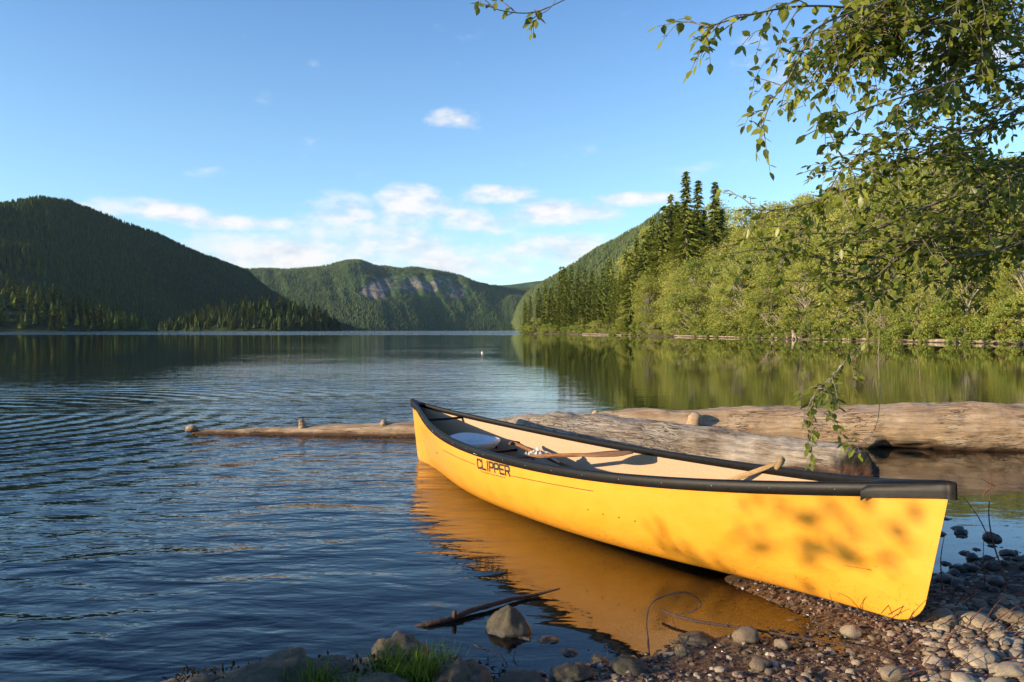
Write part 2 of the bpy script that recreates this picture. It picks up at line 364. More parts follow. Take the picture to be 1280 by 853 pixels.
def m_water():
    m, t = mat('lake_water'); p = geop(t)
    sp = t.new('ShaderNodeSeparateXYZ'); t.l.new(p, sp.inputs[0]); x, y = sp.outputs[0], sp.outputs[1]
    # ripples: long crests roughly across the view, rings drifting in from the left
    big = t.noise(t.scale(p, (0.10, 0.14, 1)), 1.0, 2, 0.5)
    pw = t.vmath('ADD', p, (0, 0, 0))
    rot = t.new('ShaderNodeMapping'); t.l.new(p, rot.inputs[0]); rot.inputs['Rotation'].default_value = (0, 0, R(-9)); rot.inputs['Scale'].default_value = (.75, 1.9, 1)
    r1 = t.noise(rot.outputs[0], 1.1, 2, 0.4, 0.6)
    rot2 = t.new('ShaderNodeMapping'); t.l.new(p, rot2.inputs[0]); rot2.inputs['Rotation'].default_value = (0, 0, R(14)); rot2.inputs['Scale'].default_value = (1.6, 3.6, 1)
    r2 = t.noise(rot2.outputs[0], 1.9, 3, 0.5, 0.3)
    r3 = t.noise(t.scale(p, (1, 1.8, 1)), 13.0, 2, 0.5)
    # rings: distance from a point off to the left
    cx, cy = -9.5, 11.5
    dx = t.math('SUBTRACT', x, cx); dy = t.math('SUBTRACT', y, cy)
    dist = t.math('SQRT', t.math('ADD', t.math('MULTIPLY', dx, dx), t.math('MULTIPLY', dy, dy)))
    ring = t.math('SINE', t.math('ADD', t.math('MULTIPLY', dist, 13.0), t.math('MULTIPLY', big, 9.0)))
    ringa = t.math('MULTIPLY', t.smooth(dist, 4.5, 10.5, 0.22, 0.0), ring)
    # calm areas: right hand side behind the log, and close in by the shore on the right
    az = t.math('DIVIDE', x, t.math('ADD', t.math('ABSOLUTE', y), 0.5))
    calm = t.math('MULTIPLY', t.smooth(az, -0.06, 0.16, 1.0, 0.22), t.smooth(big, 0.35, 0.62, 0.55, 1.15))
    leftcalm = t.math('MAXIMUM', t.smooth(az, -0.48, -0.28, 0.30, 1.0), t.smooth(y, 9.0, 16.0, 1.0, 0.0)); calm = t.math('MULTIPLY', calm, leftcalm)
    nearcalm = t.smooth(x, -1.9, 0.3, 1.0, 0.20)
    farfade = t.smooth(y, 8.0, 40.0, 1.0, 0.13)
    windy = t.math('MULTIPLY', t.math('MULTIPLY', t.smooth(y, 190.0, 260.0, 0.0, 1.0), t.smooth(az, 0.0, 0.03, 1.0, 0.0)), 1.6)
    amp = t.math('ADD', t.math('MULTIPLY', t.math('MULTIPLY', calm, nearcalm), farfade), windy)
    h = t.math('ADD', t.math('ADD', r1, t.math('MULTIPLY', r2, 0.42)), t.math('ADD', t.math('MULTIPLY', r3, 0.035), ringa))
    h = t.math('MULTIPLY', h, amp)
    nrm = t.bump(h, 1.0, 0.072)
    fr = t.new('ShaderNodeFresnel'); fr.inputs[0].default_value = 1.37; t.l.new(nrm, fr.inputs[1])
    gl = t.new('ShaderNodeBsdfGlossy'); gl.inputs['Roughness'].default_value = 0.02; gl.inputs[0].default_value = (1, 1, 1, 1); t.l.new(nrm, gl.inputs['Normal'])
    dep = attr(t, 'tone')
    murk = t.math('SUBTRACT', 1.0, t.math('POWER', 2.718, t.math('MULTIPLY', dep, -2.8)))
    tr = t.new('ShaderNodeBsdfTransparent'); tr.inputs[0].default_value = (0.80, 0.86, 0.82, 1)
    df = t.new('ShaderNodeBsdfDiffuse'); df.inputs[0].default_value = (0.006, 0.011, 0.010, 1)
    b = t.new('ShaderNodeMixShader'); t.l.new(murk, b.inputs[0]); t.l.new(tr.outputs[0], b.inputs[1]); t.l.new(df.outputs[0], b.inputs[2])
    mx = t.new('ShaderNodeMixShader'); t.l.new(fr.outputs[0], mx.inputs[0]); t.l.new(b.outputs[0], mx.inputs[1]); t.l.new(gl.outputs[0], mx.inputs[2])
    t.l.new(mx.outputs[0], t.out.inputs[0]); return m
M['water'] = m_water()

def m_gel():
    m, t = mat('yellow_gelcoat'); o = objc(t)
    sp = t.new('ShaderNodeSeparateXYZ'); t.l.new(o, sp.inputs[0])
    n = t.noise(t.scale(o, (1, 1, 2)), 6, 6, 0.65); n2 = t.noise(t.scale(o, (3, 1, 22)), 5, 4, 0.7)
    low = t.smooth(t.math('ADD', sp.outputs[2], t.math('MULTIPLY', t.math('SUBTRACT', n, 0.5), 0.35)), 0.02, 0.22, 1.0, 0.0)
    c = t.mix(t.smooth(n, 0.3, 0.7), (0.76, 0.322, 0.024), (0.78, 0.350, 0.032))
    c = t.mix(t.math('MULTIPLY', low, 0.30), c, (0.52, 0.22, 0.020))
    scr = t.math('MULTIPLY', t.smooth(n2, 0.63, 0.70), 0.28)
    c = t.mix(scr, c, (0.55, 0.27, 0.05))
    gr = t.noise(t.scale(o, (1, 1, 1)), 60, 4, 0.7); spk = t.math('MULTIPLY', t.smooth(gr, 0.57, 0.66), t.math('ADD', t.math('MULTIPLY', low, 0.7), 0.07))
    c = t.mix(spk, c, (0.12, 0.07, 0.03))
    sc2 = t.noise(t.scale(o, (1.2, 1, 40)), 3.5, 3, 0.6, 0.3); c = t.mix(t.math('MULTIPLY', t.smooth(t.math('ABSOLUTE', t.math('SUBTRACT', sc2, 0.5)), 0.0, 0.006, 1.0, 0.0), t.smooth(n, 0.47, 0.60, 0.0, 0.6)), c, (0.35, 0.16, 0.03))
    principled(t, c, t.math('ADD', t.math('MULTIPLY', n, 0.25), 0.26), normal=t.bump(t.math('ADD', n, t.math('MULTIPLY', n2, 0.3)), 0.12, 0.004), coat=0.25); return m
M['gel'] = m_gel()
def m_simple(name, c, rough, nsc=20, var=0.15, bump=0.1, metal=0.0, spec=0.5):
    m, t = mat(name); o = objc(t); n = t.noise(o, nsc, 5, 0.65)
    cc = t.mix(t.smooth(n, 0.3, 0.7), tuple(v * (1 - var) for v in c), tuple(min(1, v * (1 + var)) for v in c))
    principled(t, cc, rough, metal, normal=t.bump(n, bump, 0.004), spec=spec); return m
M['liner'] = m_simple('beige_liner', (0.43, 0.285, 0.17), 0.6, 90, 0.10, 0.4)
M['black'] = m_simple('black_vinyl', (0.009, 0.008, 0.0075), 0.5, 30, 0.3, 0.2, spec=0.22)
M['ink'] = m_simple('dark_lettering', (0.03, 0.022, 0.02), 0.5, 60, 0.3, 0.05)
M['seat'] = m_simple('white_plastic', (0.72, 0.69, 0.66), 0.35, 14, 0.06, 0.1)
M['rivet'] = m_simple('steel', (0.6, 0.58, 0.55), 0.3, 30, 0.1, 0.05, 1.0)
M['cloth'] = m_simple('white_cloth', (0.62, 0.58, 0.50), 0.9, 40, 0.1, 0.5)
M['buoy'] = m_simple('buoy_plastic', (0.55, 0.10, 0.05), 0.4, 10, 0.1, 0.05)
M['white'] = m_simple('white_paint', (0.7, 0.68, 0.64), 0.5, 10, 0.1, 0.05)
M['tank'] = m_simple('ochre_foam', (0.40, 0.24, 0.03), 0.7, 30, 0.15, 0.2)
M['weed'] = m_foliage('weeds', (0.03, 0.022, 0.010), (0.10, 0.085, 0.03), 0.2, 0.0)
M['grass'] = m_foliage('grass_blades', (0.05, 0.09, 0.012), (0.18, 0.26, 0.035), 0.3, 0.0)

# ------------------------------------------------------------------ ground, lake
SHORE = np.array([(-900, -700), (-60, -20), (-12, 0.8), (-6, 2.0), (-2.5, 2.45), (-1.4, 2.80), (-0.9, 3.02), (-0.3, 3.12), (-0.08, 3.0), (0.18, 2.9), (0.63, 3.17), (0.80, 3.24), (1.14, 3.36), (1.46, 3.60), (1.74, 3.92),
                  (2.1, 4.18), (2.4, 4.2), (3.0, 4.6), (3.8, 5.2), (5.2, 6.0), (9, 7.3), (14, 8.6), (30, 7), (60, 2), (90, -10), (400, -300), (900, -700)], float)
def shore_sd(x, y):
    """positive on land (the camera's side)"""
    x = np.asarray(x, float); y = np.asarray(y, float); best = np.full(x.shape, 1e18); 
    for a, b in zip(SHORE[:-1], SHORE[1:]):
        d = b - a; t = np.clip(((x - a[0]) * d[0] + (y - a[1]) * d[1]) / (d @ d), 0, 1)
        q = (x - a[0] - t * d[0]) ** 2 + (y - a[1] - t * d[1]) ** 2
        best = np.minimum(best, q)
    ys = np.interp(x, SHORE[:, 0], SHORE[:, 1])
    return np.sqrt(best) * np.where(y < ys, 1, -1)
def ground_z(x, y):
    d = shore_sd(x, y)
    land = 0.075 * np.minimum(d, 3) + 0.03 * np.clip(d - 3, 0, 30)
    right = 1 / (1 + np.exp(-(x - 1.2) * 1.6))
    wat = -(0.26 - 0.20 * right) * np.minimum(-d, 2) - (0.30) * np.clip(-d - 2, 0, 9) - 0.05 * np.clip(-d - 11, 0, 120)
    z = np.where(d > 0, land, wat)
    rough = 0.022 * fbm(x * 2.2, y * 2.2, 4, 5) + 0.010 * fbm(x * 9, y * 9, 3, 9)
    z = z + rough * (1 + 0.4 * right) * np.where(np.abs(d) < 40, 1, 0)
    a0, b0 = np.array([1.22, 4.03]), np.array([1.66, 3.28]); dd = b0 - a0; tt = np.clip(((x - a0[0]) * dd[0] + (y - a0[1]) * dd[1]) / (dd @ dd), 0, 1)
    q = np.hypot(x - a0[0] - tt * dd[0], y - a0[1] - tt * dd[1]); z = np.maximum(z, (.012 + .02 * tt) * np.exp(-(q / .17) ** 4) - .25 * q ** 1.5)
    z += 0.015 * np.exp(-(((x + 0.75) / 0.75) ** 2 + ((y - 2.75) / 0.28) ** 2))     # the grassy knob
    return z
def warp(c, fine, n_f, g, lim):
    a = list(np.linspace(c - fine, c + fine, n_f)); s = a[1] - a[0]; up = [a[-1]]; dn = [a[0]]
    while up[-1] < lim: s *= g; up.append(up[-1] + s); dn.append(dn[-1] - s)
    return np.array(dn[:0:-1] + a + up[1:])
gx = warp(1.0, 3.6, 190, 1.09, 7500); gy = warp(4.6, 2.8, 150, 1.09, 7500)
def grid_mesh(name, X, Y, Z, tone=None, smooth=True):
    r, c = X.shape; V = np.stack([X, Y, Z], -1).reshape(-1, 3)
    i = np.arange(r * c).reshape(r, c); T = np.stack([i[:-1, :-1], i[:-1, 1:], i[1:, 1:], i[1:, :-1]], -1).reshape(-1, 4)
    return np_mesh(name, V, T, smooth, tone=None if tone is None else tone.ravel())
GX, GY = np.meshgrid(gx, gy)
GZ = np.maximum(ground_z(GX, GY), -9.0)
ground = link_mesh('ground', grid_mesh('ground', GX, GY, GZ), M['ground']); tag(ground, kind='structure')
water = link_mesh('lake_water', grid_mesh('lake_water', GX, GY, GZ * 0, tone=np.clip(-GZ, 0, 9)), M['water']); tag(water, kind='structure')

# ------------------------------------------------------------------ hills
HILLS = {}
def hill(name, foot, ridge, nu=180, nv=46, amp=14, sc=0.004, seed=1, prof=1.15, material=None, back=700, gully=0.0, rock=None, lobes=0.0):
    u = np.linspace(0, 1, nu)
    Fp = np.array([list(p) for p in smooth_curve(foot, nu)]); Rp = np.array([list(p) for p in smooth_curve(ridge, nu)])
    v = np.linspace(0, 1, nv)[:, None]
    n = Rp[:, :2] - Fp[:, :2]; n /= np.linalg.norm(n, axis=1)[:, None] + 1e-9
    fz = -2.0
    X = Fp[None, :, 0] * (1 - v) + Rp[None, :, 0] * v; Y = Fp[None, :, 1] * (1 - v) + Rp[None, :, 1] * v
    s = (1 - (1 - v) ** prof)
    top = Rp[None, :, 2]
    Z = fz + (top - fz) * s
    w = np.sin(np.pi * np.clip(v, 0, 1)) ** 0.7
    Z = Z + w * (fbm(X * sc, Y * sc, 6, seed) * amp * 2.2)
    if gully: Z = Z - w * gully * np.abs(fbm(u[None, :] * 22 + 0.3 * v, v * 1.5, 4, seed + 30))
    if lobes: Z = Z + w * lobes * np.sin(u[None, :] * 19 + 3.0 * v)
    Z = Z + (fbm(X * 0.012, Y * 0.012, 3, seed + 7)) * amp * 0.22 * np.clip(v * 3, 0, 1) * np.clip(top / 60, 0, 1)
    # back side
    nb = 10; vb = (np.arange(1, nb + 1) / nb)[:, None]
    XB = Rp[None, :, 0] + n[None, :, 0] * vb * back; YB = Rp[None, :, 1] + n[None, :, 1] * vb * back
    ZB = Z[-1][None] * (1 - vb) ** 1.0 - 3 * vb
    X = np.vstack([X, XB]); Y = np.vstack([Y, YB]); Z = np.vstack([Z, ZB])
    tone = np.zeros_like(X)
    if rock is not None: tone[:nv] = rock(u[None, :] + 0 * v, v + 0 * u[None, :], X[:nv], Y[:nv], Z[:nv])
    o = link_mesh(name, grid_mesh(name, X, Y, Z, tone), material or M['hill']); tag(o, kind='structure')
    HILLS[name] = (X, Y, Z, tone, nv)
    return o
def RP(px, py, Y): p = atY(px, py, Y); return (p.x, p.y, p.z)
def FP(px, Y): return ((px - 640) / F * Y, Y, -2.0)

hill('left_mountain',
     [FP(-330, 1150), FP(-150, 1150), FP(-40, 1150), FP(40, 1180), FP(110, 1250), FP(175, 1400), FP(250, 1750), FP(330, 2250), FP(390, 2750), FP(436, 3300)],
     [RP(-330, 400, 1350), RP(-170, 315, 1450), RP(-60, 266, 1550), RP(20, 256, 1700), RP(60, 254, 1800), RP(110, 265, 1950), RP(200, 297, 2250), RP(300, 343, 2650), RP(365, 382, 3050), RP(440, 410, 3500)],
     nu=260, nv=80, amp=26, sc=0.0035, seed=3, prof=1.35, gully=20, back=500)
hill('added_shade_ridge',  # added ridge hidden from view, shaped to shade the middle mountain
     [(-1500, 3700, -2), (-1500, 3900, -2), (-1450, 4200, -2), (-1400, 4500, -2), (-1400, 4800, -2)],
     [RP(30, 300, 3500), RP(80, 297, 4200), RP(150, 309, 4500), RP(230, 333, 4700), RP(330, 371, 4900)],
     nu=80, nv=30, amp=20, sc=0.003, seed=4, material=M['hill_far'], back=900)
def rock_c(u, v, X, Y, Z):
    px = 640 + F * X / Y; py = 413 - F * (Z - H) / Y
    a = np.exp(-(((px - 525) / 62) ** 4 + ((py - 357) / 17) ** 4)); b = np.exp(-(((px - 466) / 17) ** 2 + ((py - 364) / 13) ** 2))
    c = 0.8 * np.exp(-(((px - 580) / 22) ** 2 + ((py - 366) / 10) ** 2))
    return np.clip(a * 0.50 + b * .8 + c * .45, 0, 1)
hill('middle_mountain',
     [FP(230, 3700), FP(330, 3650), FP(420, 3600), FP(500, 3700), FP(570, 3900), FP(640, 4000), FP(720, 3900), FP(800, 3700)],
     [RP(240, 342, 4700), RP(300, 337, 4650), RP(345, 337, 4600), RP(400, 334, 4600), RP(440, 326, 4600), RP(478, 335, 4550), RP(525, 337, 4500), RP(565, 342, 4500), RP(610, 356, 4600), RP(660, 360, 4800), RP(740, 345, 5000), RP(820, 330, 5000)],
     nu=300, nv=90, amp=26, sc=0.0028, seed=11, prof=1.5, material=M['hill_far'], gully=46, rock=rock_c, back=900)
hill('distant_peak',
     [FP(520, 6800), FP(600, 6800), FP(680, 6800), FP(760, 6800)],
     [RP(520, 372, 7400), RP(575, 360, 7400), RP(600, 353, 7400), RP(625, 357, 7400), RP(700, 350, 7400), RP(800, 352, 7400)],
     nu=80, nv=24, amp=20, sc=0.002, seed=15, material=M['hill_far'], back=400)
def rock_r(u, v, X, Y, Z):
    px = 640 + F * X / Y; py = 413 - F * (Z - H) / Y
    return np.clip(0.75 * np.exp(-(((px - 838) / 18) ** 2 + ((py - 273) / 13) ** 2)) + 0.4 * np.exp(-(((px - 800) / 14) ** 2 + ((py - 290) / 9) ** 2)), 0, 1)
hill('right_mountain',
     [FP(645, 3500), FP(655, 3000), FP(672, 2400), FP(700, 1800), FP(800, 1300), FP(950, 1100), FP(1150, 1000)],
     [RP(640, 404, 3900), RP(650, 378, 3700), RP(668, 360, 3450), RP(700, 342, 3200), RP(745, 316, 3000), RP(775, 298, 2850), RP(805, 281, 2700), RP(832, 264, 2600), RP(856, 262, 2500), RP(900, 285, 2400), RP(1000, 310, 2200), RP(1200, 320, 2000)],
     nu=240, nv=90, amp=20, sc=0.0034, seed=21, prof=1.25, material=M['hill_far'], gully=34, rock=rock_r, back=700)
# low wooded points on the left
hill('wooded_point', [FP(-260, 760), FP(-100, 780), FP(0, 800), FP(60, 810), (-455, 830, -2), (-425, 850, -2), (-400, 880, -2)],
     [RP(-260, 375, 900), RP(-100, 366, 920), RP(-10, 367, 950), RP(50, 376, 950), RP(100, 392, 960), RP(140, 402, 960), RP(172, 411, 960)],
     nu=90, nv=20, amp=3, sc=0.01, seed=31, prof=1.3, back=160)
hill('wooded_islet', [(FP(200, 1190)), FP(240, 1150), FP(300, 1120), FP(360, 1120), FP(400, 1150), FP(424, 1200)],
     [RP(196, 412, 1240), RP(235, 404, 1230), RP(290, 389, 1220), RP(350, 386, 1220), RP(395, 396, 1230), RP(426, 412, 1240)],
     nu=90, nv=20, amp=2, sc=0.01, seed=33, prof=1.3, back=120)

# far forest as masses of small conifers on the slopes
def forest(name, hname, n, hmin, hmax, seed, label, vis=None, sides=5, mat_=None, wid=1.0, vback=4):
    X, Y, Z, tone, nv = HILLS[hname]; g = np.random.default_rng(seed)
    r = X.shape[0]; c = X.shape[1]; rr = nv + vback - 1
    # area weights
    A = np.hypot(X[:rr, 1:] - X[:rr, :-1], Y[:rr, 1:] - Y[:rr, :-1]) * 0.5; dv = np.hypot(X[1:rr + 1] - X[:rr], Y[1:rr + 1] - Y[:rr])[:, :-1]
    W = (A * dv).ravel(); W = W / W.sum()
    k = g.choice(W.size, n, p=W); i = k // (c - 1); j = k % (c - 1); a = g.random(n); b = g.random(n)
    def S(Q): return (Q[i, j] * (1 - a) + Q[i + 1, j] * a) * (1 - b) + (Q[i, j + 1] * (1 - a) + Q[i + 1, j + 1] * a) * b
    x, y, z, rk = S(X), S(Y), S(Z), S(tone)
    keep = (z > 0.5) & (rk < 0.35)
    px = 640 + F * x / y; keep &= (px > -140) & (px < 1300)
    dn = fbm(x * 0.006, y * 0.006, 3, seed)
    keep &= g.random(n) < 0.75 + 0.6 * dn
    x, y, z = x[keep], y[keep], z[keep]; n = len(x)
    h = g.uniform(hmin, hmax, n) * (1 + 0.25 * fbm(x * 0.01, y * 0.01, 2, seed + 2)); w = h * g.uniform(0.17, 0.27, n) * wid; ph = g.random(n) * 6.28
    V = []; T = []
    prof = [(0.02, 1.0, 0.62), (0.38, 0.70, 1.0)]
    per = 2 * (sides + 1); base = np.arange(n) * per
    out = np.zeros((n, per, 3))
    for t_, (z0, rad, z1) in enumerate(prof):
        for s_ in range(sides):
            an = ph + 6.283 * s_ / sides + t_ * 0.6; q = g.uniform(0.75, 1.2, n)
            out[:, t_ * (sides + 1) + s_] = np.stack([x + np.cos(an) * w * rad * q, y + np.sin(an) * w * rad * q, z + h * (z0 + g.uniform(-.05, .05, n))], 1)
            T.append(np.stack([base + t_ * (sides + 1) + s_, base + t_ * (sides + 1) + (s_ + 1) % sides, base + t_ * (sides + 1) + sides], 1))
        out[:, t_ * (sides + 1) + sides] = np.stack([x, y, z + h * z1], 1)
    tn = np.clip(g.normal(0.42, 0.24, n) + 0.5 * fbm(x * 0.004, y * 0.004, 4, seed + 5), 0, 1)
    me = np_mesh(name, out.reshape(-1, 3), np.concatenate(T), False, tone=np.repeat(tn, per))
    o = link_mesh(name, me, mat_ or M['far_conifer']); tag(o, label, 'forest', kind='stuff'); return o
forest('mountain_forest', 'left_mountain', 60000, 7, 14, 1, 'dark conifer forest covering the high mountain on the left')
forest('mountain_forest', 'middle_mountain', 80000, 8, 14, 2, 'green forest covering the mountain with rock cliffs in the middle', mat_=M['far_green'])
forest('mountain_forest', 'right_mountain', 60000, 7, 13, 3, 'forest on the steep mountain rising behind the right bank', mat_=M['far_green'])

# ------------------------------------------------------------------ conifers
def conifer_proto(h, whorls, per, tufts, width, seed, droop=0.35, tuft=0.45, bare=0.06, taper=1.0):
    g = random.Random(seed); V = []; T = []; tone = []
    for w in range(whorls):
        f = (w + g.random() * 0.6) / whorls; z0 = h * (bare + (1 - bare) * f)
        L = width * (1 - f) ** taper * g.uniform(0.72, 1.12) + 0.12
        a0 = g.random() * 6.28
        for b in range(per):
            if g.random() < .12: continue
            a = a0 + 6.283 * b / per + g.uniform(-0.4, 0.4); f = min(.995, (w + g.random() * 1.5) / whorls); z0 = h * (bare + (1 - bare) * f)
            L = width * (1 - f) ** taper * (.85 + .3 * math.sin(seed + f * 9)) + 0.10; Lb = L * g.uniform(0.55, 1.25)
            dx, dy = math.cos(a), math.sin(a); rise = g.uniform(0.0, 0.25) * (0.4 + f)
            nt = max(2, int(tufts * (0.35 + 0.65 * (1 - f))))
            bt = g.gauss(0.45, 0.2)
            for k in range(nt):
                s = (k + g.random()) / nt; r = Lb * (0.08 + 0.92 * s)
                zz = z0 + rise * r - droop * r * s + g.uniform(-.06, .06) * h * 0.05
                sw = tuft * (1.15 - 0.6 * s) * g.uniform(0.7, 1.3); side = g.choice((-1, 1)) * g.uniform(0.1, 0.75) * (1 - s * 0.6)
                bx, by = dx * r, dy * r; ang = a + side; ex, ey = math.cos(ang), math.sin(ang)
                nx, ny = -ey, ex; o = len(V)
                V += [(bx - nx * sw * .33, by - ny * sw * .33, zz + .02), (bx + nx * sw * .33, by + ny * sw * .33, zz + .02),
                      (bx + ex * sw * 1.0 , by + ey * sw * 1.0, zz - sw * g.uniform(0.1, 0.6)), (bx, by, zz + sw * 0.28)]
                T += [(o, o + 1, o + 2), (o, o + 2, o + 3)]
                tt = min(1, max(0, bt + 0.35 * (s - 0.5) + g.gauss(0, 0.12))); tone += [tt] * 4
    return np.array(V), np.array(T), tone
def trunk_mesh(name, h, r, n=6):
    b = MB(); b.tube([(0, 0, -0.6), (0.01 * h, 0, h * .4), (0, 0.006 * h, h * .8), (0, 0, h)], [r, r * .72, r * .3, 0.02], n)
    me = bpy.data.meshes.new(name); me.from_pydata(b.v, [], b.f); me.polygons.foreach_set('use_smooth', [True] * len(me.polygons)); me.materials.append(M['bark']); return me
CON = []
for i, (h, w, wd, sd) in enumerate([(20, 30, 4.2, 1), (24, 36, 4.6, 2), (17, 26, 3.9, 3), (28, 42, 6.0, 4)]):
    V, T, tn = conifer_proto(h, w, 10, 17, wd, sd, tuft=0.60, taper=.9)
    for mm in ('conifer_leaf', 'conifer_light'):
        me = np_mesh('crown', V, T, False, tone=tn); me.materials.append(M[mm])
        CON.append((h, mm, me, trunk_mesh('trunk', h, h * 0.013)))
def place_tree(name, cme, tme, loc, sc, rz, label, cat, group=None, sz=None):
    r = empty(name, loc, rz); r.scale = (sc, sc, sz or sc); tag(r, label, cat, group)
    for nm, me in (('trunk', tme), ('crown', cme)):
        o = bpy.data.objects.new(nm, me); COL.objects.link(o); o.parent = r
    return r
# far low-detail conifers: one mesh each
FARC = []
for i in range(4):
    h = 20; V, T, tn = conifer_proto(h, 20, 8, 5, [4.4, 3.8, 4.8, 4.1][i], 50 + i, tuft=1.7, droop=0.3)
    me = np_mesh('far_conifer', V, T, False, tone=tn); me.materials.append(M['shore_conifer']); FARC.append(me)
def scatter_far(hname, n, seed, label, group, hmin, hmax):
    X, Y, Z, tone, nv = HILLS[hname]; g = np.random.default_rng(seed); c = X.shape[1]; m = 0
    while m < n:
        j = g.integers(2, c - 2); u = g.random() ** 0.8; i = u * (nv + 1); i0 = int(i)
        x, y, z = X[i0, j], Y[i0, j], Z[i0, j]
        if z < 0.2: continue
        px = 640 + F * x / y
        if px < -30: continue
        edge = min(1, (c - j) / 14) if hname == 'wooded_point' else min(1, min(j, c - j) / 12)
        h = g.uniform(hmin, hmax) * (0.62 + 0.38 * edge) * (0.8 if u < .12 else 1)
        o = bpy.data.objects.new('conifer_tree', FARC[g.integers(0, 4)]); COL.objects.link(o)
        s = h / 20; o.location = (x + g.uniform(-3, 3), y, z - 0.5); o.scale = (s * 1.25, s * 1.25, s); o.rotation_euler = (0, 0, g.random() * 6.28)
        w_ = 'at the waterline' if u < .25 else ('halfway up' if u < .65 else 'near the crest'); tag(o, 'conifer %s of the %s' % (w_, label), 'conifer', '%s, %s' % (group, w_)); m += 1
scatter_far('wooded_point', 105, 5, 'low wooded point at the far left shore', 'conifers on the left wooded point', 15, 26)
scatter_far('wooded_islet', 135, 6, 'low rounded wooded islet below the left mountain', 'conifers on the wooded islet', 15, 23)

forest('point_forest', 'wooded_point', 650, 10, 17, 7, 'dark trees filling the wood on the low point at the far left', mat_=M['shore_conifer'], wid=1.25, vback=6)
forest('islet_forest', 'wooded_islet', 560, 10, 17, 8, 'trees filling the wood on the low rounded islet', mat_=M['shore_conifer'], wid=1.25, vback=6)
# ------------------------------------------------------------------ right bank
BANK = [(62, 20), (54, 48), (48, 66), (44.5, 82), (42.2, 96), (38.5, 120), (34.5, 145), (29, 190), (17, 240), (4.2, 283), (9, 305), (60, 340)]
BK = np.array(smooth_curve([(p[0], p[1]) for p in BANK], 240))
bt = np.gradient(BK, axis=0); bt /= np.linalg.norm(bt, axis=1)[:, None]; bn = np.stack([bt[:, 1], -bt[:, 0]], 1)
def bank_h(e, s):
    return np.where(e < 0, 0.35 * e, 0.35 * np.minimum(e, 1.5) / 1.5 * 1.0 + 0.37 * np.clip(e - 1.5, 0, 90)) 
ev = np.array([-8, -3, -1, 0, .4, .9, 1.5, 3, 5, 8, 12, 17, 23, 30, 38, 48, 60, 80])
hs = np.interp(np.arange(240), [0, 120, 170, 200, 239], [1, 1, .8, .30, .2])
BX = BK[None, :, 0] + bn[None, :, 0] * ev[:, None]; BY = BK[None, :, 1] + bn[None, :, 1] * ev[:, None]
BZ = bank_h(ev[:, None], 0) * np.where(ev[:, None] > 1.5, hs[None, :], 1) + 0.5 * fbm(BX * .3, BY * .3, 4, 3) * np.clip(ev[:, None] + 1, 0, 3) / 3
BZ[-1] = -2
rb = link_mesh('far_bank', grid_mesh('far_bank', BX, BY, BZ), M['bank']); tag(rb, kind='structure')
def bank_pt(s, e):
    s = min(max(s, 0), 238.99); i = int(s); f = s - i; p = BK[i] * (1 - f) + BK[i + 1] * f; n = bn[i]
    z = float(bank_h(np.array(e), 0)) * (float(np.interp(s, np.arange(240), hs)) if e > 1.5 else 1)
    return p[0] + n[0] * e, p[1] + n[1] * e, z
def s_at_px(px):
    q = 640 + F * BK[:, 0] / BK[:, 1]; k = np.argmin(np.abs(q[20:205] - px)) + 20; return float(k)

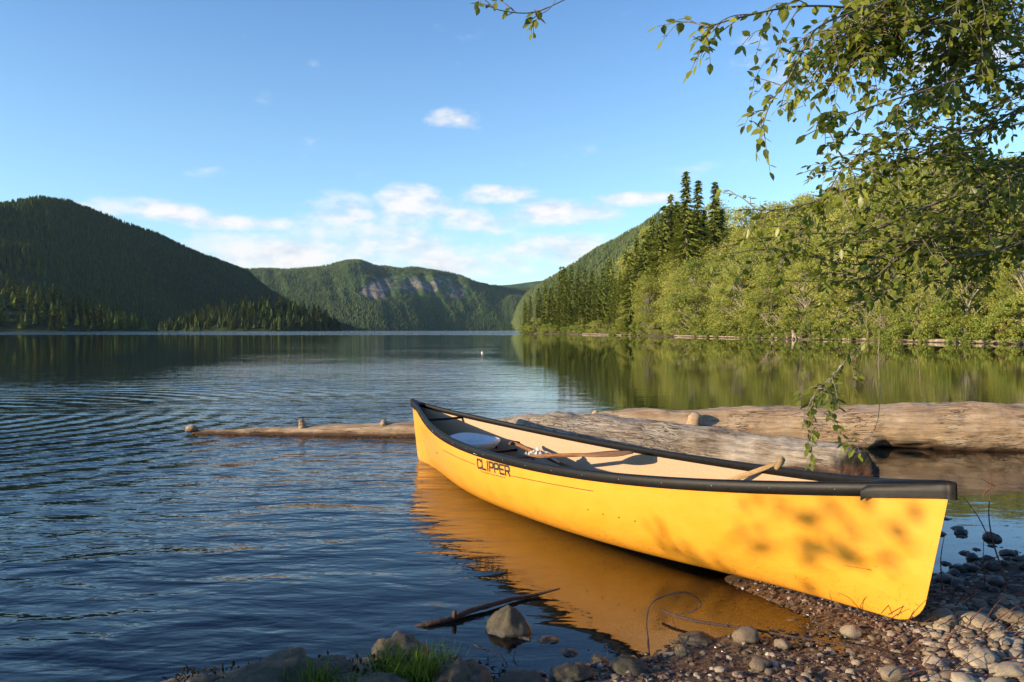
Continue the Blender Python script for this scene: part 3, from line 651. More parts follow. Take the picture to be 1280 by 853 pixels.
def leafy_proto(h, width, seed, nclump=60, leaves=110, leaf=0.33, bushy=False):
    """trunk + limbs + leaf-sized faces in many loose clumps"""
    g = random.Random(seed); b = MB()
    lean = (g.uniform(-.08, .08), g.uniform(-.08, .08))
    tr = [(lean[0] * h * f * f, lean[1] * h * f * f, h * f - .5) for f in (0, .2, .4, .6, .8, .97)]
    if not bushy: b.tube(tr, [h * .012, h * .010, h * .008, h * .006, h * .004, .02], 6)
    cl = []
    for k in range(nclump):
        f = g.uniform(0.05 if bushy else 0.14, 0.98) if not bushy else g.uniform(.02, .95)
        a = g.random() * 6.28
        prof = math.sin(math.pi * min(1, (f * 0.86 + 0.14))) ** 0.6 if not bushy else math.sqrt(max(0.02, 1 - f * f))
        r = width * prof * math.sqrt(g.uniform(0.15, 1)) 
        z = h * f; base = (lean[0] * h * f * f, lean[1] * h * f * f)
        p = (base[0] + math.cos(a) * r, base[1] + math.sin(a) * r, z)
        cl.append((p, g.choice((.45, .6, .8, 1.0, 1.2)) * (0.10 * h + .25 if not bushy else h * .16)))
        f0 = max(0.02, f - g.uniform(.12, .3)); q0 = (lean[0] * h * f0 * f0, lean[1] * h * f0 * f0, h * f0 * .97)
        mid = ((q0[0] + p[0]) / 2, (q0[1] + p[1]) / 2, (q0[2] * .35 + p[2] * .65))
        if k % 2 == 0 or not bushy: b.tube([q0, mid, p], [h * .0056, h * .004, .016], 4, cap=False)
    N = nclump * leaves
    C = np.array([c[0] for c in cl]); S = np.array([c[1] for c in cl]); gg = np.random.default_rng(seed)
    idx = np.repeat(np.arange(nclump), leaves); d = gg.normal(size=(N, 3)); d /= np.linalg.norm(d, axis=1)[:, None]
    rr = gg.random(N) ** 0.5; P = C[idx] + d * (rr * S[idx])[:, None] * np.array([1.15, 1.15, .62])
    nr = gg.normal(size=(N, 3)) + np.array([0, 0, .7]); nr /= np.linalg.norm(nr, axis=1)[:, None]
    a = np.cross(nr, gg.normal(size=(N, 3))); a /= np.linalg.norm(a, axis=1)[:, None]; c = np.cross(nr, a)
    L = leaf * gg.uniform(.6, 1.3, N)[:, None]
    V = np.stack([P - a * L * .5, P + c * L * .3, P + a * L * .5, P - c * L * .3], 1).reshape(-1, 3)
    T = np.arange(N * 4).reshape(N, 4)
    ct = gg.normal(.5, .2, nclump)
    tn = np.clip(ct[idx] + gg.normal(0, .16, N), 0, 1)
    me = np_mesh('crown', V, T, False, tone=np.repeat(tn, 4))
    tm = bpy.data.meshes.new('trunk'); tm.from_pydata(b.v, [], b.f); tm.polygons.foreach_set('use_smooth', [True] * len(tm.polygons))
    return me, tm
ALD = []
for i, (h, w) in enumerate([(14, 4.2), (16, 4.8), (12, 4.4), (15, 3.8), (13, 5.0)]):
    me, tm = leafy_proto(h, w, 100 + i, 84, 130, 0.30); me.materials.append(M['alder_leaf']); tm.materials.append(M['pale_bark']); ALD.append((h, me, tm))
SHR = []
for i, (h, w) in enumerate([(4.5, 3.2), (3.2, 2.8), (5.5, 3.4)]):
    me, tm = leafy_proto(h, w, 200 + i, 44, 90, 0.27, bushy=True); me.materials.append(M['shrub_leaf' if i < 2 else 'alder_leaf']); tm.materials.append(M['pale_bark']); SHR.append((h, me, tm))
g = random.Random(11)
s0, s1 = 18, 205
def px_of(s): return 640 + F * BK[int(s), 0] / BK[int(s), 1]
TOPL = [(600, 372), (645, 368), (680, 345), (700, 335), (730, 329), (760, 321), (785, 312), (805, 286), (825, 264), (842, 243), (870, 248), (905, 244), (940, 236), (1000, 226), (1060, 212), (1110, 200), (1180, 196), (1280, 190), (1420, 190)]
ROWN = ('front row', 'second row', 'third row', 'fourth row', 'fifth row', 'skyline row')
def zone(px):
    if px < 905: return 'left of or below three tall conifers'
    if px < 990: return 'between tall conifers and root stump'
    if px < 1105: return 'between root stump and grey tangle'
    return 'right of the wide grey tangle'
FR = (.52, .66, .78, .88, .95, 1.0)
def tree_h(px, Y, zg, row, last):
    py = 413 - (413 - float(np.interp(px, [q[0] for q in TOPL], [q[1] for q in TOPL]))) * (FR[row] if not last else 1.0)
    return atY(px, py, Y).z - zg
for row, e in enumerate((3.2, 9, 16, 24, 33, 43)):
    s = s0 - 6
    while s < s1:
        step = g.uniform(4.6, 6.6) / 1.45 * (1.0 if row < 3 else 1.15); s += step
        if s > s1: break
        ee = e + g.uniform(-2, 2.2); x, y, z = bank_pt(s, ee); px = 640 + F * x / y
        if px > 1420 or (row > 3 and s > 150): continue
        con_zone = px < 782; last = row == (2 if con_zone else (3 if s > 150 else 5)); TH = tree_h(px, y, z, row + (2 if con_zone else 0), last) * g.uniform(.84, 1.04); TH = max(6.0, min(30.0, TH))
        if px < 640 + F * 0.013: continue
        if con_zone:
            if row > 2: continue
            h, mm, cme, tme = CON[g.choice([0, 1, 2, 4, 3, 5, 1, 0] if g.random() > .12 else [7])]
            th = TH
            sc = th / h
            place_tree('conifer_tree', cme, tme, (x, y, z - .3), sc, g.random() * 6.28, 'conifer in the %s, dark stand at the far left end of the right bank' % ROWN[row], 'conifer', 'dark conifers, ' + ROWN[row])
        elif px < 866 and row > 0 and g.random() < 0.6:
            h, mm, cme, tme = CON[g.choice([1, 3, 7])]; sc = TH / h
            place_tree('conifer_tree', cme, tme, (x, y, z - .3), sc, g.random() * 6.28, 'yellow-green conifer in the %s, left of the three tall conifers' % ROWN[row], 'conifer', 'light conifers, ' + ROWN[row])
        else:
            h, cme, tme = g.choice(ALD); th = max(TH, 7.5); sc = th / h
            place_tree('alder_tree', cme, tme, (x, y, z - .2), min(sc, 1.25) * g.uniform(.95, 1.15), g.random() * 6.28, 'leafy bank tree, %s, %s' % (ROWN[row], zone(px)), 'tree', 'leafy trees, %s, %s' % (ROWN[row], zone(px)), sz=sc)
# shrubs right at the waterline
s = s0
while s < 196:
    s += g.uniform(1.5, 2.6); x, y, z = bank_pt(s, g.uniform(.3, 2.2)); px = 640 + F * x / y
    if px > 1330: continue
    h, cme, tme = g.choice(SHR); sc = g.uniform(.5, 1.05)
    place_tree('shoreline_shrub', cme, tme, (x, y, z - .15), sc, g.random() * 6.28, 'low leafy waterline shrub %s' % (zone(px) if px > 782 else 'at the foot of the dark conifer stand'), 'shrub', 'waterline shrubs ' + (zone(px) if px > 782 else 'below the dark conifers'))
# three tall conifers
for (px, ptop, Y, k, lab) in [(857, 215, 172, 7, 'tallest conifer, leftmost of the three rising above the leafy wood'), (872, 226, 176, 7, 'middle one of the three tall conifers rising above the leafy wood'),
                              (893, 228, 166, 6, 'dark rightmost of the three tall conifers rising above the leafy wood')]:
    h, mm, cme, tme = CON[k]; X = (px - 640) / F * Y
    d = (BK - np.array([X, Y])); i = int(np.argmin((d ** 2).sum(1))); e = float(np.sqrt((d[i] ** 2).sum())); z = .37 * e - .2
    top = atY(px, ptop, Y).z
    place_tree('tall_conifer', cme, tme, (X, Y, z - .3), (top - z) / h * 1.25, k * 1.3 + px, lab, 'conifer', sz=(top - z + .3) / h)

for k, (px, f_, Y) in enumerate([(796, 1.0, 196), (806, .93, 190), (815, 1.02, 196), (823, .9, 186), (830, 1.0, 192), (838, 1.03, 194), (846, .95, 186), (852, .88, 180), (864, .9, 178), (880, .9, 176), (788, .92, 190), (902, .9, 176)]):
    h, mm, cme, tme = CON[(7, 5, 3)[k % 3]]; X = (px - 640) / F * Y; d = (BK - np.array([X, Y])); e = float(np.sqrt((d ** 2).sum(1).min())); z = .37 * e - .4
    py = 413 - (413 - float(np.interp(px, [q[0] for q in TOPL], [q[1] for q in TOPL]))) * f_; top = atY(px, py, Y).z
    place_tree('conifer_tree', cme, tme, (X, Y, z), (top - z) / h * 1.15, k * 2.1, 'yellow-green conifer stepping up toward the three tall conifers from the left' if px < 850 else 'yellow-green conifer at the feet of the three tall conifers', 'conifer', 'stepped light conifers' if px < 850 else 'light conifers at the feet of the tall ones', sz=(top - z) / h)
# driftwood and dead snags along the right bank
def wob_log(name, pts, rad, n=14, seed=0, rough=0.10, m=None, parent=None, nseg=60, frac=None, tone_end=None, notch=None):
    """irregular log; pts in world, mesh local x along the log"""
    c = smooth_curve([tuple(p) + (r,) for p, r in zip(pts, rad)], nseg)
    A = Vector(c[0][:3]); B = Vector(c[-1][:3]); ax = (B - A).normalized(); rotq = Vector((1, 0, 0)).rotation_difference(ax)
    inv = rotq.inverted(); V = []; Fc = []; tone = []
    so = Vector((seed * 3.1, seed * 1.7, seed))
    for i, q in enumerate(c):
        p = Vector(q[:3]); d = Vector(c[min(i + 1, nseg - 1)][:3]) - Vector(c[max(i - 1, 0)][:3]); d.normalize()
        a = d.cross(Vector((0, 0, 1))).normalized(); b = a.cross(d).normalized()
        for k in range(n):
            t = 2 * math.pi * k / n; e = a * math.cos(t) + b * math.sin(t)
            w = p + e * q[3]
            lp = inv @ (w - A)
            nz = mn.fractal(Vector((lp.x * 1.3, lp.y * 5, lp.z * 5)) + so, .75, 2.1, 6) * 1.0 + 0.5 * mn.noise(Vector((lp.x * .5, math.cos(t) * 1.5, math.sin(t) * 1.5)) + so)
            rr = q[3] * (1 + rough * nz)
            if notch: rr *= notch(i / (nseg - 1), t)
            if tone_end: rr *= 1 + tone_end(i / (nseg - 1), t) * (.07 * math.sin(7 * t + i * .2) + .08 * mn.noise(Vector((i * .4, t * 3, 0))))
            w = p + e * rr; V.append(inv @ (w - A)); tone.append(0 if tone_end is None else tone_end(i / (nseg - 1), t))
    for i in range(nseg - 1):
        for k in range(n): Fc.append((i * n + k, i * n + (k + 1) % n, (i + 1) * n + (k + 1) % n, (i + 1) * n + k))
    for (i, sgn) in ((0, 1), (nseg - 1, -1)):        # broken, slightly hollow ends
        ring = [i * n + k for k in range(n)]; ctr = sum((V[r] for r in ring), Vector()) / n; o = len(V)
        dirx = Vector((1 if i == 0 else -1, 0, 0))
        for k in range(n): V.append(ctr + (V[ring[k]] - ctr) * .6 + dirx * c[i][3] * random.uniform(-.12, .2)); tone.append(tone[ring[k]])
        V.append(ctr + dirx * c[i][3] * .12); tone.append(tone[ring[0]])
        for k in range(n):
            a1, a2, b1, b2 = ring[k], ring[(k + 1) % n], o + k, o + (k + 1) % n
            Fc.append((a1, b1, b2, a2) if sgn > 0 else (a1, a2, b2, b1)); Fc.append((b1, o + n, b2) if sgn > 0 else (b1, b2, o + n))
    me = bpy.data.meshes.new(name); me.from_pydata([tuple(v) for v in V], [], Fc); me.polygons.foreach_set('use_smooth', [True] * len(me.polygons))
    at = me.attributes.new('tone', 'FLOAT', 'POINT'); at.data.foreach_set('value', tone); me.update()
    o = link_mesh(name, me, m or M['log'], parent); o.rotation_mode = 'QUATERNION'; o.rotation_quaternion = rotq; o.location = A
    return o, A, rotq
for k, (p0, p1, r, lab) in enumerate([(842, 866, .22, 'short pale driftwood log at the left end of the right bank shore'), (868, 905, .3, 'pale driftwood log lying left of the stump on the far bank'),
        (905, 925, .2, 'thin driftwood log lying between two logs on the far bank'), (930, 968, .3, 'pale driftwood log just left of the root stump'), (1015, 1055, .22, 'weathered log lying just right of the root stump'),
        (1050, 1112, .3, 'long weathered log behind the hanging leaves on the far bank'), (1120, 1165, .25, 'grey driftwood log lying on the stony part of the far bank'), (1160, 1215, .35, 'bulky driftwood log on the far bank toward the right edge'),
        (1215, 1262, .3, 'reddish driftwood log near the right edge of the far bank'), (1255, 1310, .35, 'driftwood log cut by the right edge at the far bank'),
        (725, 762, .25, 'thin pale log lying in front of the dark conifers'), (765, 800, .25, 'pale log at the water where leafy trees begin')]):
    a = bank_pt(s_at_px(p0), g.uniform(-.1, .5)); b = bank_pt(s_at_px(p1), g.uniform(-.1, .6)); r *= .55
    P = [(a[0] * (1 - f) + b[0] * f + g.uniform(-.15, .15), a[1] * (1 - f) + b[1] * f, .12 + r * .5 + g.uniform(-.05, .08)) for f in (0, .33, .66, 1)]
    o, _, _ = wob_log('driftwood_log', P, [r, r * .95, r * .8, r * .5], 8, k + 3, .18, M['drift'], nseg=24); tag(o, lab, 'log', 'driftwood logs on the far bank')
def snag(px, e, h, n, seed, lab, m=None, spread=1.0):
    x, y, z = bank_pt(s_at_px(px), e); q = random.Random(seed); b = MB()
    for k in range(n):
        a = q.random() * 6.28; L = h * q.uniform(.5, 1); sx = math.cos(a) * spread * q.uniform(.2, .8); sy = math.sin(a) * spread * q.uniform(.2, .8)
        p = [Vector((0, 0, 0)), Vector((sx * L * .3, sy * L * .3, L * .45)), Vector((sx * L * .8, sy * L * .8, L * .8)), Vector((sx * L * 1.2, sy * L * 1.2, L * q.uniform(.7, 1)))]
        b.tube(p, [.07, .05, .035, .015], 4, cap=False)
        for j in range(5):
            c0 = p[1].lerp(p[3], q.random()); e1 = c0 + Vector((q.uniform(-1, 1), q.uniform(-1, 1), q.uniform(-.2, 1))) * L * .25
            b.tube([c0, c0.lerp(e1, .5) + Vector((0, 0, .1)), e1], [.03, .02, .008], 4, cap=False)
    o = b.build('bare_shrub', m or M['pale_twig']); o.location = (x, y, z - .1); tag(o, lab, 'bare shrub')
snag(978, .6, 5.2, 9, 1, 'pale tangle of bare branches just left of the root stump', spread=1.3)
snag(958, .8, 4.2, 7, 6, 'smaller tangle of bare branches on the far bank, farthest left', spread=1.2)
snag(1110, .5, 4.6, 12, 2, 'wide grey tangle of dead branches behind the hanging twig', spread=1.2)
snag(1145, .4, 5.5, 9, 3, 'tall leaning dead branches right of the wide grey tangle', spread=.8)
snag(1078, .4, 3.6, 9, 4, 'low bare bush between the stump and the wide tangle', spread=1.1)
snag(1258, .4, 2.4, 7, 5, 'low brown bare bush near the right edge of the far bank', M['red_twig'])
def stump():
    x, y, z = bank_pt(s_at_px(996), -.2); r = empty('root_stump', (x, y, 0)); tag(r, 'bleached stump with splayed roots standing at the far waterline', 'stump')
    b = MB(); b.tube([(0, 0, -.2), (-.1, 0, .5), (-.25, 0, 1.0), (-.35, 0, 1.35)], [.42, .30, .25, .16], 10, jit=.15)
    b.build('stem', M['drift'], r)
    for k, (dx, dy, L) in enumerate([(1, -.2, 2.4), (.7, -.6, 1.6), (-.6, -.5, 1.1), (.9, .5, 1.8), (-.2, -1, 1.0), (.4, -.8, 1.3)]):
        b = MB(); b.tube([(0, 0, .55), (dx * L * .3, dy * L * .3, .38), (dx * L * .7, dy * L * .7, .18), (dx * L, dy * L, .0)], [.2, .15, .1, .05], 7, jit=.12); b.build('root', M['drift'], r)
stump()

# ------------------------------------------------------------------ canoe
CP = dict(L=5.59566965, B=0.957705809, D0=.464260014, Ds=.666384069, Db=.643823501, p=2.40935692, q=2.05845552, rake=.109574757, ye=.429477465, we=2.83322598, vy=1.06897476, rk=.0296259093, pw=1.44698155)
def c_stations(n=44, r=0.16):
    L = CP['L']; rk = CP['rk']
    def end(De):
        x0 = L / 2 - CP['rake'] - r; pts = []
        for k in range(1, 9):
            a = k / 8 * math.pi / 2 * .93; pts.append((x0 + r * math.sin(a), rk + r * (1 - math.cos(a)) * .9))
        xl, zl = pts[-1]
        for k in range(1, 9):
            t = k / 8; pts.append((xl + (L / 2 - xl) * t, zl + (De - .004 - zl) * t))
        return pts, x0
    ps, x0 = end(CP['Ds']); pb, x1 = end(CP['Db'])
    st = [(x, rk * (abs(x) / x1) ** 2.2, x) for x in np.linspace(-x0, x1, n)]
    bow = [(xk, zk, x1 + (L / 2 - x1) * ((k + 1) / 16) ** .8) for k, (xk, zk) in enumerate(pb)]
    ste = [(-xk, zk, -(x1 + (L / 2 - x1) * ((k + 1) / 16) ** .8)) for k, (xk, zk) in enumerate(ps)][::-1]
    return ste + st + bow
def sheer(x):
    a = min(abs(x) / (CP['L'] / 2), 1); De = CP['Db'] if x > 0 else CP['Ds']; return CP['D0'] + (De - CP['D0']) * a ** CP['q']
def halfb(x):
    a = min(abs(x) / (CP['L'] / 2), 1); return CP['B'] / 2 * max(0, 1 - a ** CP['p']) ** CP['pw'] + .004
def c_section(s, vs, inset=0.0):
    xk, zk, xg = s; zg = sheer(xg); a = min(abs(xg) / (CP['L'] / 2), 1); b = halfb(xg); w = max(0, 1 - a ** CP['we']); out = []
    bi = max(b - inset, 0.0015)
    for v in vs:
        th = v * math.pi / 2; Y = bi * (w * math.sin(th) ** CP['ye'] + (1 - w) * v ** CP['vy']); T = w * (1 - math.cos(th) ** .95) + (1 - w) * v
        z0 = zk + inset * 1.0
        out.append((xk + (xg - xk) * T, Y, z0 + (zg - z0) * T))
    return out
ST = c_stations()
canoe = empty('canoe', (0.379078381, 5.53238034, -0.022940259)); canoe.rotation_euler = (R(0.6244), R(-1.2070), -1.05079395)
tag(canoe, 'yellow canoe with black gunwales, its bow resting on the gravel shore', 'canoe')
MC = Matrix.Translation(canoe.location) @ canoe.rotation_euler.to_matrix().to_4x4(); MCI = MC.inverted()
def hull_shell(name, inset, material, flip=False, s_from=0, s_to=None):
    nv = 26; vs = [(k / (nv - 1)) ** 1.35 for k in range(nv)]; V = []; Fc = []
    sts = ST[s_from:s_to]
    for s in sts:
        sec = c_section(s, vs, inset)
        V += [(p[0], -p[1], p[2]) for p in sec[::-1]] + [p for p in sec[1:]]
    n = 2 * nv - 1
    for i in range(len(sts) - 1):
        for k in range(n - 1):
            f = (i * n + k, i * n + k + 1, (i + 1) * n + k + 1, (i + 1) * n + k); Fc.append(f if not flip else f[::-1])
    me = bpy.data.meshes.new(name); me.from_pydata(V, [], Fc); me.polygons.foreach_set('use_smooth', [True] * len(me.polygons)); me.update()
    return link_mesh(name, me, material, canoe)
hull_shell('hull', 0.0, M['gel'], flip=True)
hull_shell('inner_liner', 0.012, M['liner'], s_from=9, s_to=-9)
# gunwales: swept rounded bar, outboard and inboard of the edge
def gunwale(side):
    V = []; Fc = []; xs = [s[2] for s in ST]; prof = [(-.016, -.032), (-.016, .006), (-.010, .013), (.008, .013), (.0165, .006), (.018, -.014), (.017, -.040), (.012, -.046), (.0015, -.046), (.0015, -.034)]
    xs2 = np.linspace(-CP['L'] / 2 + .012, CP['L'] / 2 - .012, 110)
    for x in xs2:
        b = halfb(x); z = sheer(x); db = (halfb(x + .01) - halfb(x - .01)) / .02; nx, ny = -db, 1.0; l = math.hypot(nx, ny); nx /= l; ny /= l
        for (o, h) in prof: V.append((x + nx * o, side * max(b + ny * o, .0008 * (1 + (o > 0))), z + h))
    n = len(prof)
    for i in range(len(xs2) - 1):
        for k in range(n):
            f = (i * n + k, (i + 1) * n + k, (i + 1) * n + (k + 1) % n, i * n + (k + 1) % n); Fc.append(f if side > 0 else f[::-1])
    me = bpy.data.meshes.new('gunwale'); me.from_pydata(V, [], Fc); me.polygons.foreach_set('use_smooth', [True] * len(me.polygons)); me.update()
    o = link_mesh('gunwale', me, M['black'], canoe)
    for x in np.linspace(-2.35, 2.35, 17):
        b = halfb(x) + .0185; z = sheer(x) - .018; bb = MB(); nn = 8
        bb.tube([(x, side * (b - .003), z), (x, side * (b + .0022), z)], [.0034, .0026], nn)
        bb.build('rivet', M['rivet'], o)
for sd in (1, -1): gunwale(sd)
def end_cap(sgn):
    L = CP['L']; V = []; Fc = []; xs = np.linspace(L / 2 - (.34 if sgn > 0 else .26), L / 2 + .022, 14); prof = [(-1, -.047), (-1.0, -.02), (-.96, .004), (-.7, .016), (-.3, .022), (0, .024), (.3, .022), (.7, .016), (.96, .004), (1.0, -.02), (1, -.047)]
    for i, x in enumerate(xs):
        xx = sgn * min(x, L / 2 - .002); b = halfb(xx) + .0225; f = i / 13
        if x > L / 2 - .03: b *= max(.25, 1 - ((x - (L / 2 - .03)) / .055) ** 2)
        z = sheer(xx) + .001 - (.006 * max(0, (x - L / 2 + .03) / .05)) - (0.004 if i else 0.02)
        for (u, h) in prof: V.append((sgn * x, u * b, z + h))
    n = len(prof)
    for i in range(13):
        for k in range(n - 1):
            f = (i * n + k, i * n + k + 1, (i + 1) * n + k + 1, (i + 1) * n + k); Fc.append(f if sgn < 0 else f[::-1])
    Fc.append(tuple(13 * n + k for k in range(n)))
    me = bpy.data.meshes.new('end_cap'); me.from_pydata(V, [], Fc); me.polygons.foreach_set('use_smooth', [True] * len(me.polygons)); me.update()
    link_mesh('end_cap', me, M['black'], canoe)
end_cap(1); end_cap(-1)
def hull_pt(x, z, off=.002, side=-1):
    """point on the outside of the hull at local x and height z"""
    zk = CP['rk'] * (abs(x) / 2.53) ** 2.2; zg = sheer(x); T = (z - zk) / (zg - zk); a = abs(x) / (CP['L'] / 2); w = max(0, 1 - a ** CP['we'])
    lo, hi = 0.0, 1.0
    for _ in range(40):
        v = (lo + hi) / 2; Tv = w * (1 - math.cos(v * math.pi / 2) ** .95) + (1 - w) * v
        if Tv < T: lo = v
        else: hi = v
    th = v * math.pi / 2; Y = halfb(x) * (w * math.sin(th) ** CP['ye'] + (1 - w) * v ** CP['vy'])
    return Vector((x, side * (Y + off), z))
def strokes(name, segs, th, off=.0022):
    """segs: list of polylines in hull (x, z); each becomes a thin raised ribbon following the hull"""
    V = []; Fc = []
    for pl in segs:
        P = []
        for a, b in zip(pl[:-1], pl[1:]):
            m = max(1, int(math.hypot(b[0] - a[0], b[1] - a[1]) / .05)); P += [(a[0] + (b[0] - a[0]) * k / m, a[1] + (b[1] - a[1]) * k / m) for k in range(m)]
        P.append(pl[-1])
        for a, b in zip(P[:-1], P[1:]):
            dx, dz = b[0] - a[0], b[1] - a[1]; l = math.hypot(dx, dz); dx /= l; dz /= l; e = th / 2 if len(pl) > 1 else 0
            a2 = (a[0] - dx * e * .98, a[1] - dz * e * .98); b2 = (b[0] + dx * e * .98, b[1] + dz * e * .98); o = len(V)
            k = off + .0003 * ((len(Fc) * 7) % 5) * .3
            for q in ((a2[0] - dz * e, a2[1] + dx * e), (a2[0] + dz * e, a2[1] - dx * e), (b2[0] + dz * e, b2[1] - dx * e), (b2[0] - dz * e, b2[1] + dx * e)): V.append(hull_pt(q[0], q[1], k))
            Fc.append((o, o + 1, o + 2, o + 3))
    me = bpy.data.meshes.new(name); me.from_pydata([tuple(v) for v in V], [], Fc); me.update(); return link_mesh(name, me, M['ink'], canoe)
GL = {'C': [[(1, .86), (.85, 1), (.15, 1), (0, .85), (0, .15), (.15, 0), (.85, 0), (1, .14)]], 'L': [[(0, 1), (0, 0), (.95, 0)]], 'I': [[(.5, 1), (.5, 0)]],
      'P': [[(0, 0), (0, 1), (.85, 1), (1, .85), (1, .55), (.85, .42), (0, .42)]], 'E': [[(.95, 1), (0, 1), (0, 0), (.95, 0)], [(0, .5), (.85, .5)]],
      'R': [[(0, 0), (0, 1), (.85, 1), (1, .85), (1, .58), (.85, .45), (0, .45)], [(.6, .45), (1, 0)]]}
def word(txt, x0, x1, z0a, z0b, hgt, gapf=.35):
    W = [(.35 if c == 'I' else 1) for c in txt]; tot = sum(W) + gapf * (len(txt) - 1); u = (x1 - x0) / tot; x = x0; out = []
    for c, w in zip(txt, W):
        for pl in GL[c]:
            q = []
            for (a, b) in pl:
                a = (a - .5) * .01 + .5 * w if c == 'I' else a
                xx = x + a * u; zb = z0a + (z0b - z0a) * (xx - x0) / (x1 - x0); q.append((xx, zb + b * hgt))
            out.append(q)
        x += u * (w + gapf)
    return out
strokes('lettering', word('CLIPPER', -.43, .055, .335, .345, .062), .0150)
rq = random.Random(3); small = []
x = -.385
while x < -.02:
    w = rq.uniform(.006, .014); z = .313 + (x + .385) / .365 * .008; small.append([(x, z), (x + w, z)]); x += w + rq.choice((.006, .007, .016))
strokes('small_lettering', small, .0055)
strokes('pinstripe', [[(-1.225 + k * (.745 / 12), .367 - .016 * k / 12 ) for k in range(13)]], .0045)
strokes('pinstripe', [[(.072 + k * (.87 / 14), .348 + .028 * k / 14) for k in range(15)]], .0045)
for (hx, hz) in ((.871, .255), (.994, .248), (1.117, .250), (1.232, .248)):
    b = MB(); p = hull_pt(hx, hz, -.002); b.tube([p, p + Vector((0, -.0042, 0))], [.0052, .0045], 8); b.build('plug', M['ink'], canoe)
for hx in (-.435, -.40):
    b = MB(); p = Vector((hx, -halfb(hx) - .017, sheer(hx) - .030)); b.tube([p, p + Vector((0, -.006, 0))], [.006, .004], 8); b.build('bolt', M['rivet'], canoe)
# thwarts
def thwart(x, r=.013):
    h = halfb(x); z = sheer(x) - .03; b = MB(); b.tube([(x, -h - .0, z), (x, 0, z - .004), (x, h, z)], r, 8, squash=.7); b.build('thwart', M['black'], canoe)
thwart(-2.02, .016)
b = MB()   # flotation block in the stern
vs = []
for x in (-2.42, -2.2):
    h = halfb(x) * .82; vs += [(x, -h, .40), (x, h, .40), (x, h * .5, .17), (x, -h * .5, .17)]
b.add(vs, [(0, 1, 2, 3), (7, 6, 5, 4), (0, 4, 5, 1), (1, 5, 6, 2), (2, 6, 7, 3), (3, 7, 4, 0)]); b.build('flotation_block', M['tank'], canoe, smooth=False)
# moulded bucket seat with hangers
def bucket_seat():
    b = MB(); prof = [(0.0, -.045), (.08, -.045), (.14, -.035), (.175, -.008), (.19, .020), (.203, .034), (.214, .030), (.216, .012), (.200, -.012), (.17, -.045), (.12, -.062), (0.0, -.064)]
    n = 36; V = []; Fc = []
    for i, (r, z) in enumerate(prof):
        for k in range(n):
            t = 2 * math.pi * k / n; up = .035 * max(0, -math.cos(t)) ** 2 * (r / .2) ** 2
            V.append((math.cos(t) * r * 1.02, math.sin(t) * r * 1.12, z + up))
    for i in range(len(prof) - 1):
        for k in range(n): Fc.append((i * n + k, i * n + (k + 1) % n, (i + 1) * n + (k + 1) % n, (i + 1) * n + k))
    b.add(V, Fc); o = b.build('bucket_seat', M['seat'], canoe); o.location = (-1.40, -.015, .375)
    c = MB(); c.tube([(-.02, -.03, -.047), (-.02, -.03, -.0425)], [.02, .02], 12); c.build('drain_hole', M['ink'], o)
    for dx in (-.13, .13):
        c = MB(); w = halfb(-1.4 + dx); z = -.075; c.tube([(dx, -w + .03 + .015, z), (dx, w - .03 + .015, z)], .011, 8); c.build('seat_rail', M['black'], o)
bucket_seat()
b = MB(); w = .30   # plain bow seat, mostly hidden
b.add([(1.05, -.33, .27), (1.33, -.26, .27), (1.33, .26, .27), (1.05, .33, .27), (1.05, -.33, .25), (1.33, -.26, .25), (1.33, .26, .25), (1.05, .33, .25)],
      [(0, 1, 2, 3), (7, 6, 5, 4), (0, 4, 5, 1), (1, 5, 6, 2), (2, 6, 7, 3), (3, 7, 4, 0)]); b.build('bow_seat', M['black'], canoe, smooth=False)

# paddles
def paddle(A, B, label, m, edge=.22, blade=.5, bw=.095):
    """A grip end, B blade tip (world)"""
    A = Vector(A); B = Vector(B); L = (B - A).length; rt = empty('paddle', A); d = (B - A).normalized()
    q0 = Vector((1, 0, 0)).rotation_difference(d); view = (B - Vector((0, 0, H))).normalized()
    best = max((k for k in range(0, 180, 3)), key=lambda k: -abs(abs((q0 @ Matrix.Rotation(R(k), 3, 'X').to_quaternion() @ Vector((0, 0, 1))).dot(view)) - edge))
    q = q0 @ Matrix.Rotation(R(best), 3, 'X').to_quaternion(); rt.rotation_mode = 'QUATERNION'; rt.rotation_quaternion = q
    tag(rt, label, 'paddle')
    s = MB(); s.tube([(0.03, 0, 0), (.2, 0, 0), (L - blade + .02, 0, 0), (L - .2, 0, 0)], [.0135, .0145, .0145, .006], 10); s.build('shaft', m, rt)
    gp = MB(); gp.tube([(.035, -.055, 0), (.02, -.03, 0), (.022, 0, 0), (.02, .03, 0), (.035, .055, 0)], [.011, .015, .018, .015, .011], 8); gp.build('grip', m, rt)
    V = []; Fc = []; n = 16
    for i in range(n):
        f = i / (n - 1); x = L - blade + blade * f; w = bw * (math.sin(min(1, f * 1.6) * math.pi / 2) ** 1.1) * (math.sqrt(max(0, 1 - max(0, (f - .80) / .2) ** 2.4)) + .02); th = .007 * (1 - .5 * f)
        V += [(x, -w, 0), (x, -w * .5, th), (x, 0, th * 1.6), (x, w * .5, th), (x, w, 0), (x, w * .5, -th), (x, 0, -th * 1.6), (x, -w * .5, -th)]
    for i in range(n - 1):
        for k in range(8): Fc.append((i * 8 + k, i * 8 + (k + 1) % 8, (i + 1) * 8 + (k + 1) % 8, (i + 1) * 8 + k))
    Fc.append(tuple(range(7, -1, -1))); Fc.append(tuple((n - 1) * 8 + k for k in range(8)))
    bl = MB(); bl.add(V, Fc); bl.build('blade', m, rt)
def CW(x, y, z): return MC @ Vector((x, y, z))
paddle(atZ(628, 572, .31), atZ(791, 566.5, .465), 'brown paddle with its blade leaning on the far gunwale amidships', M['paddle'], edge=.20, blade=.52, bw=.085)
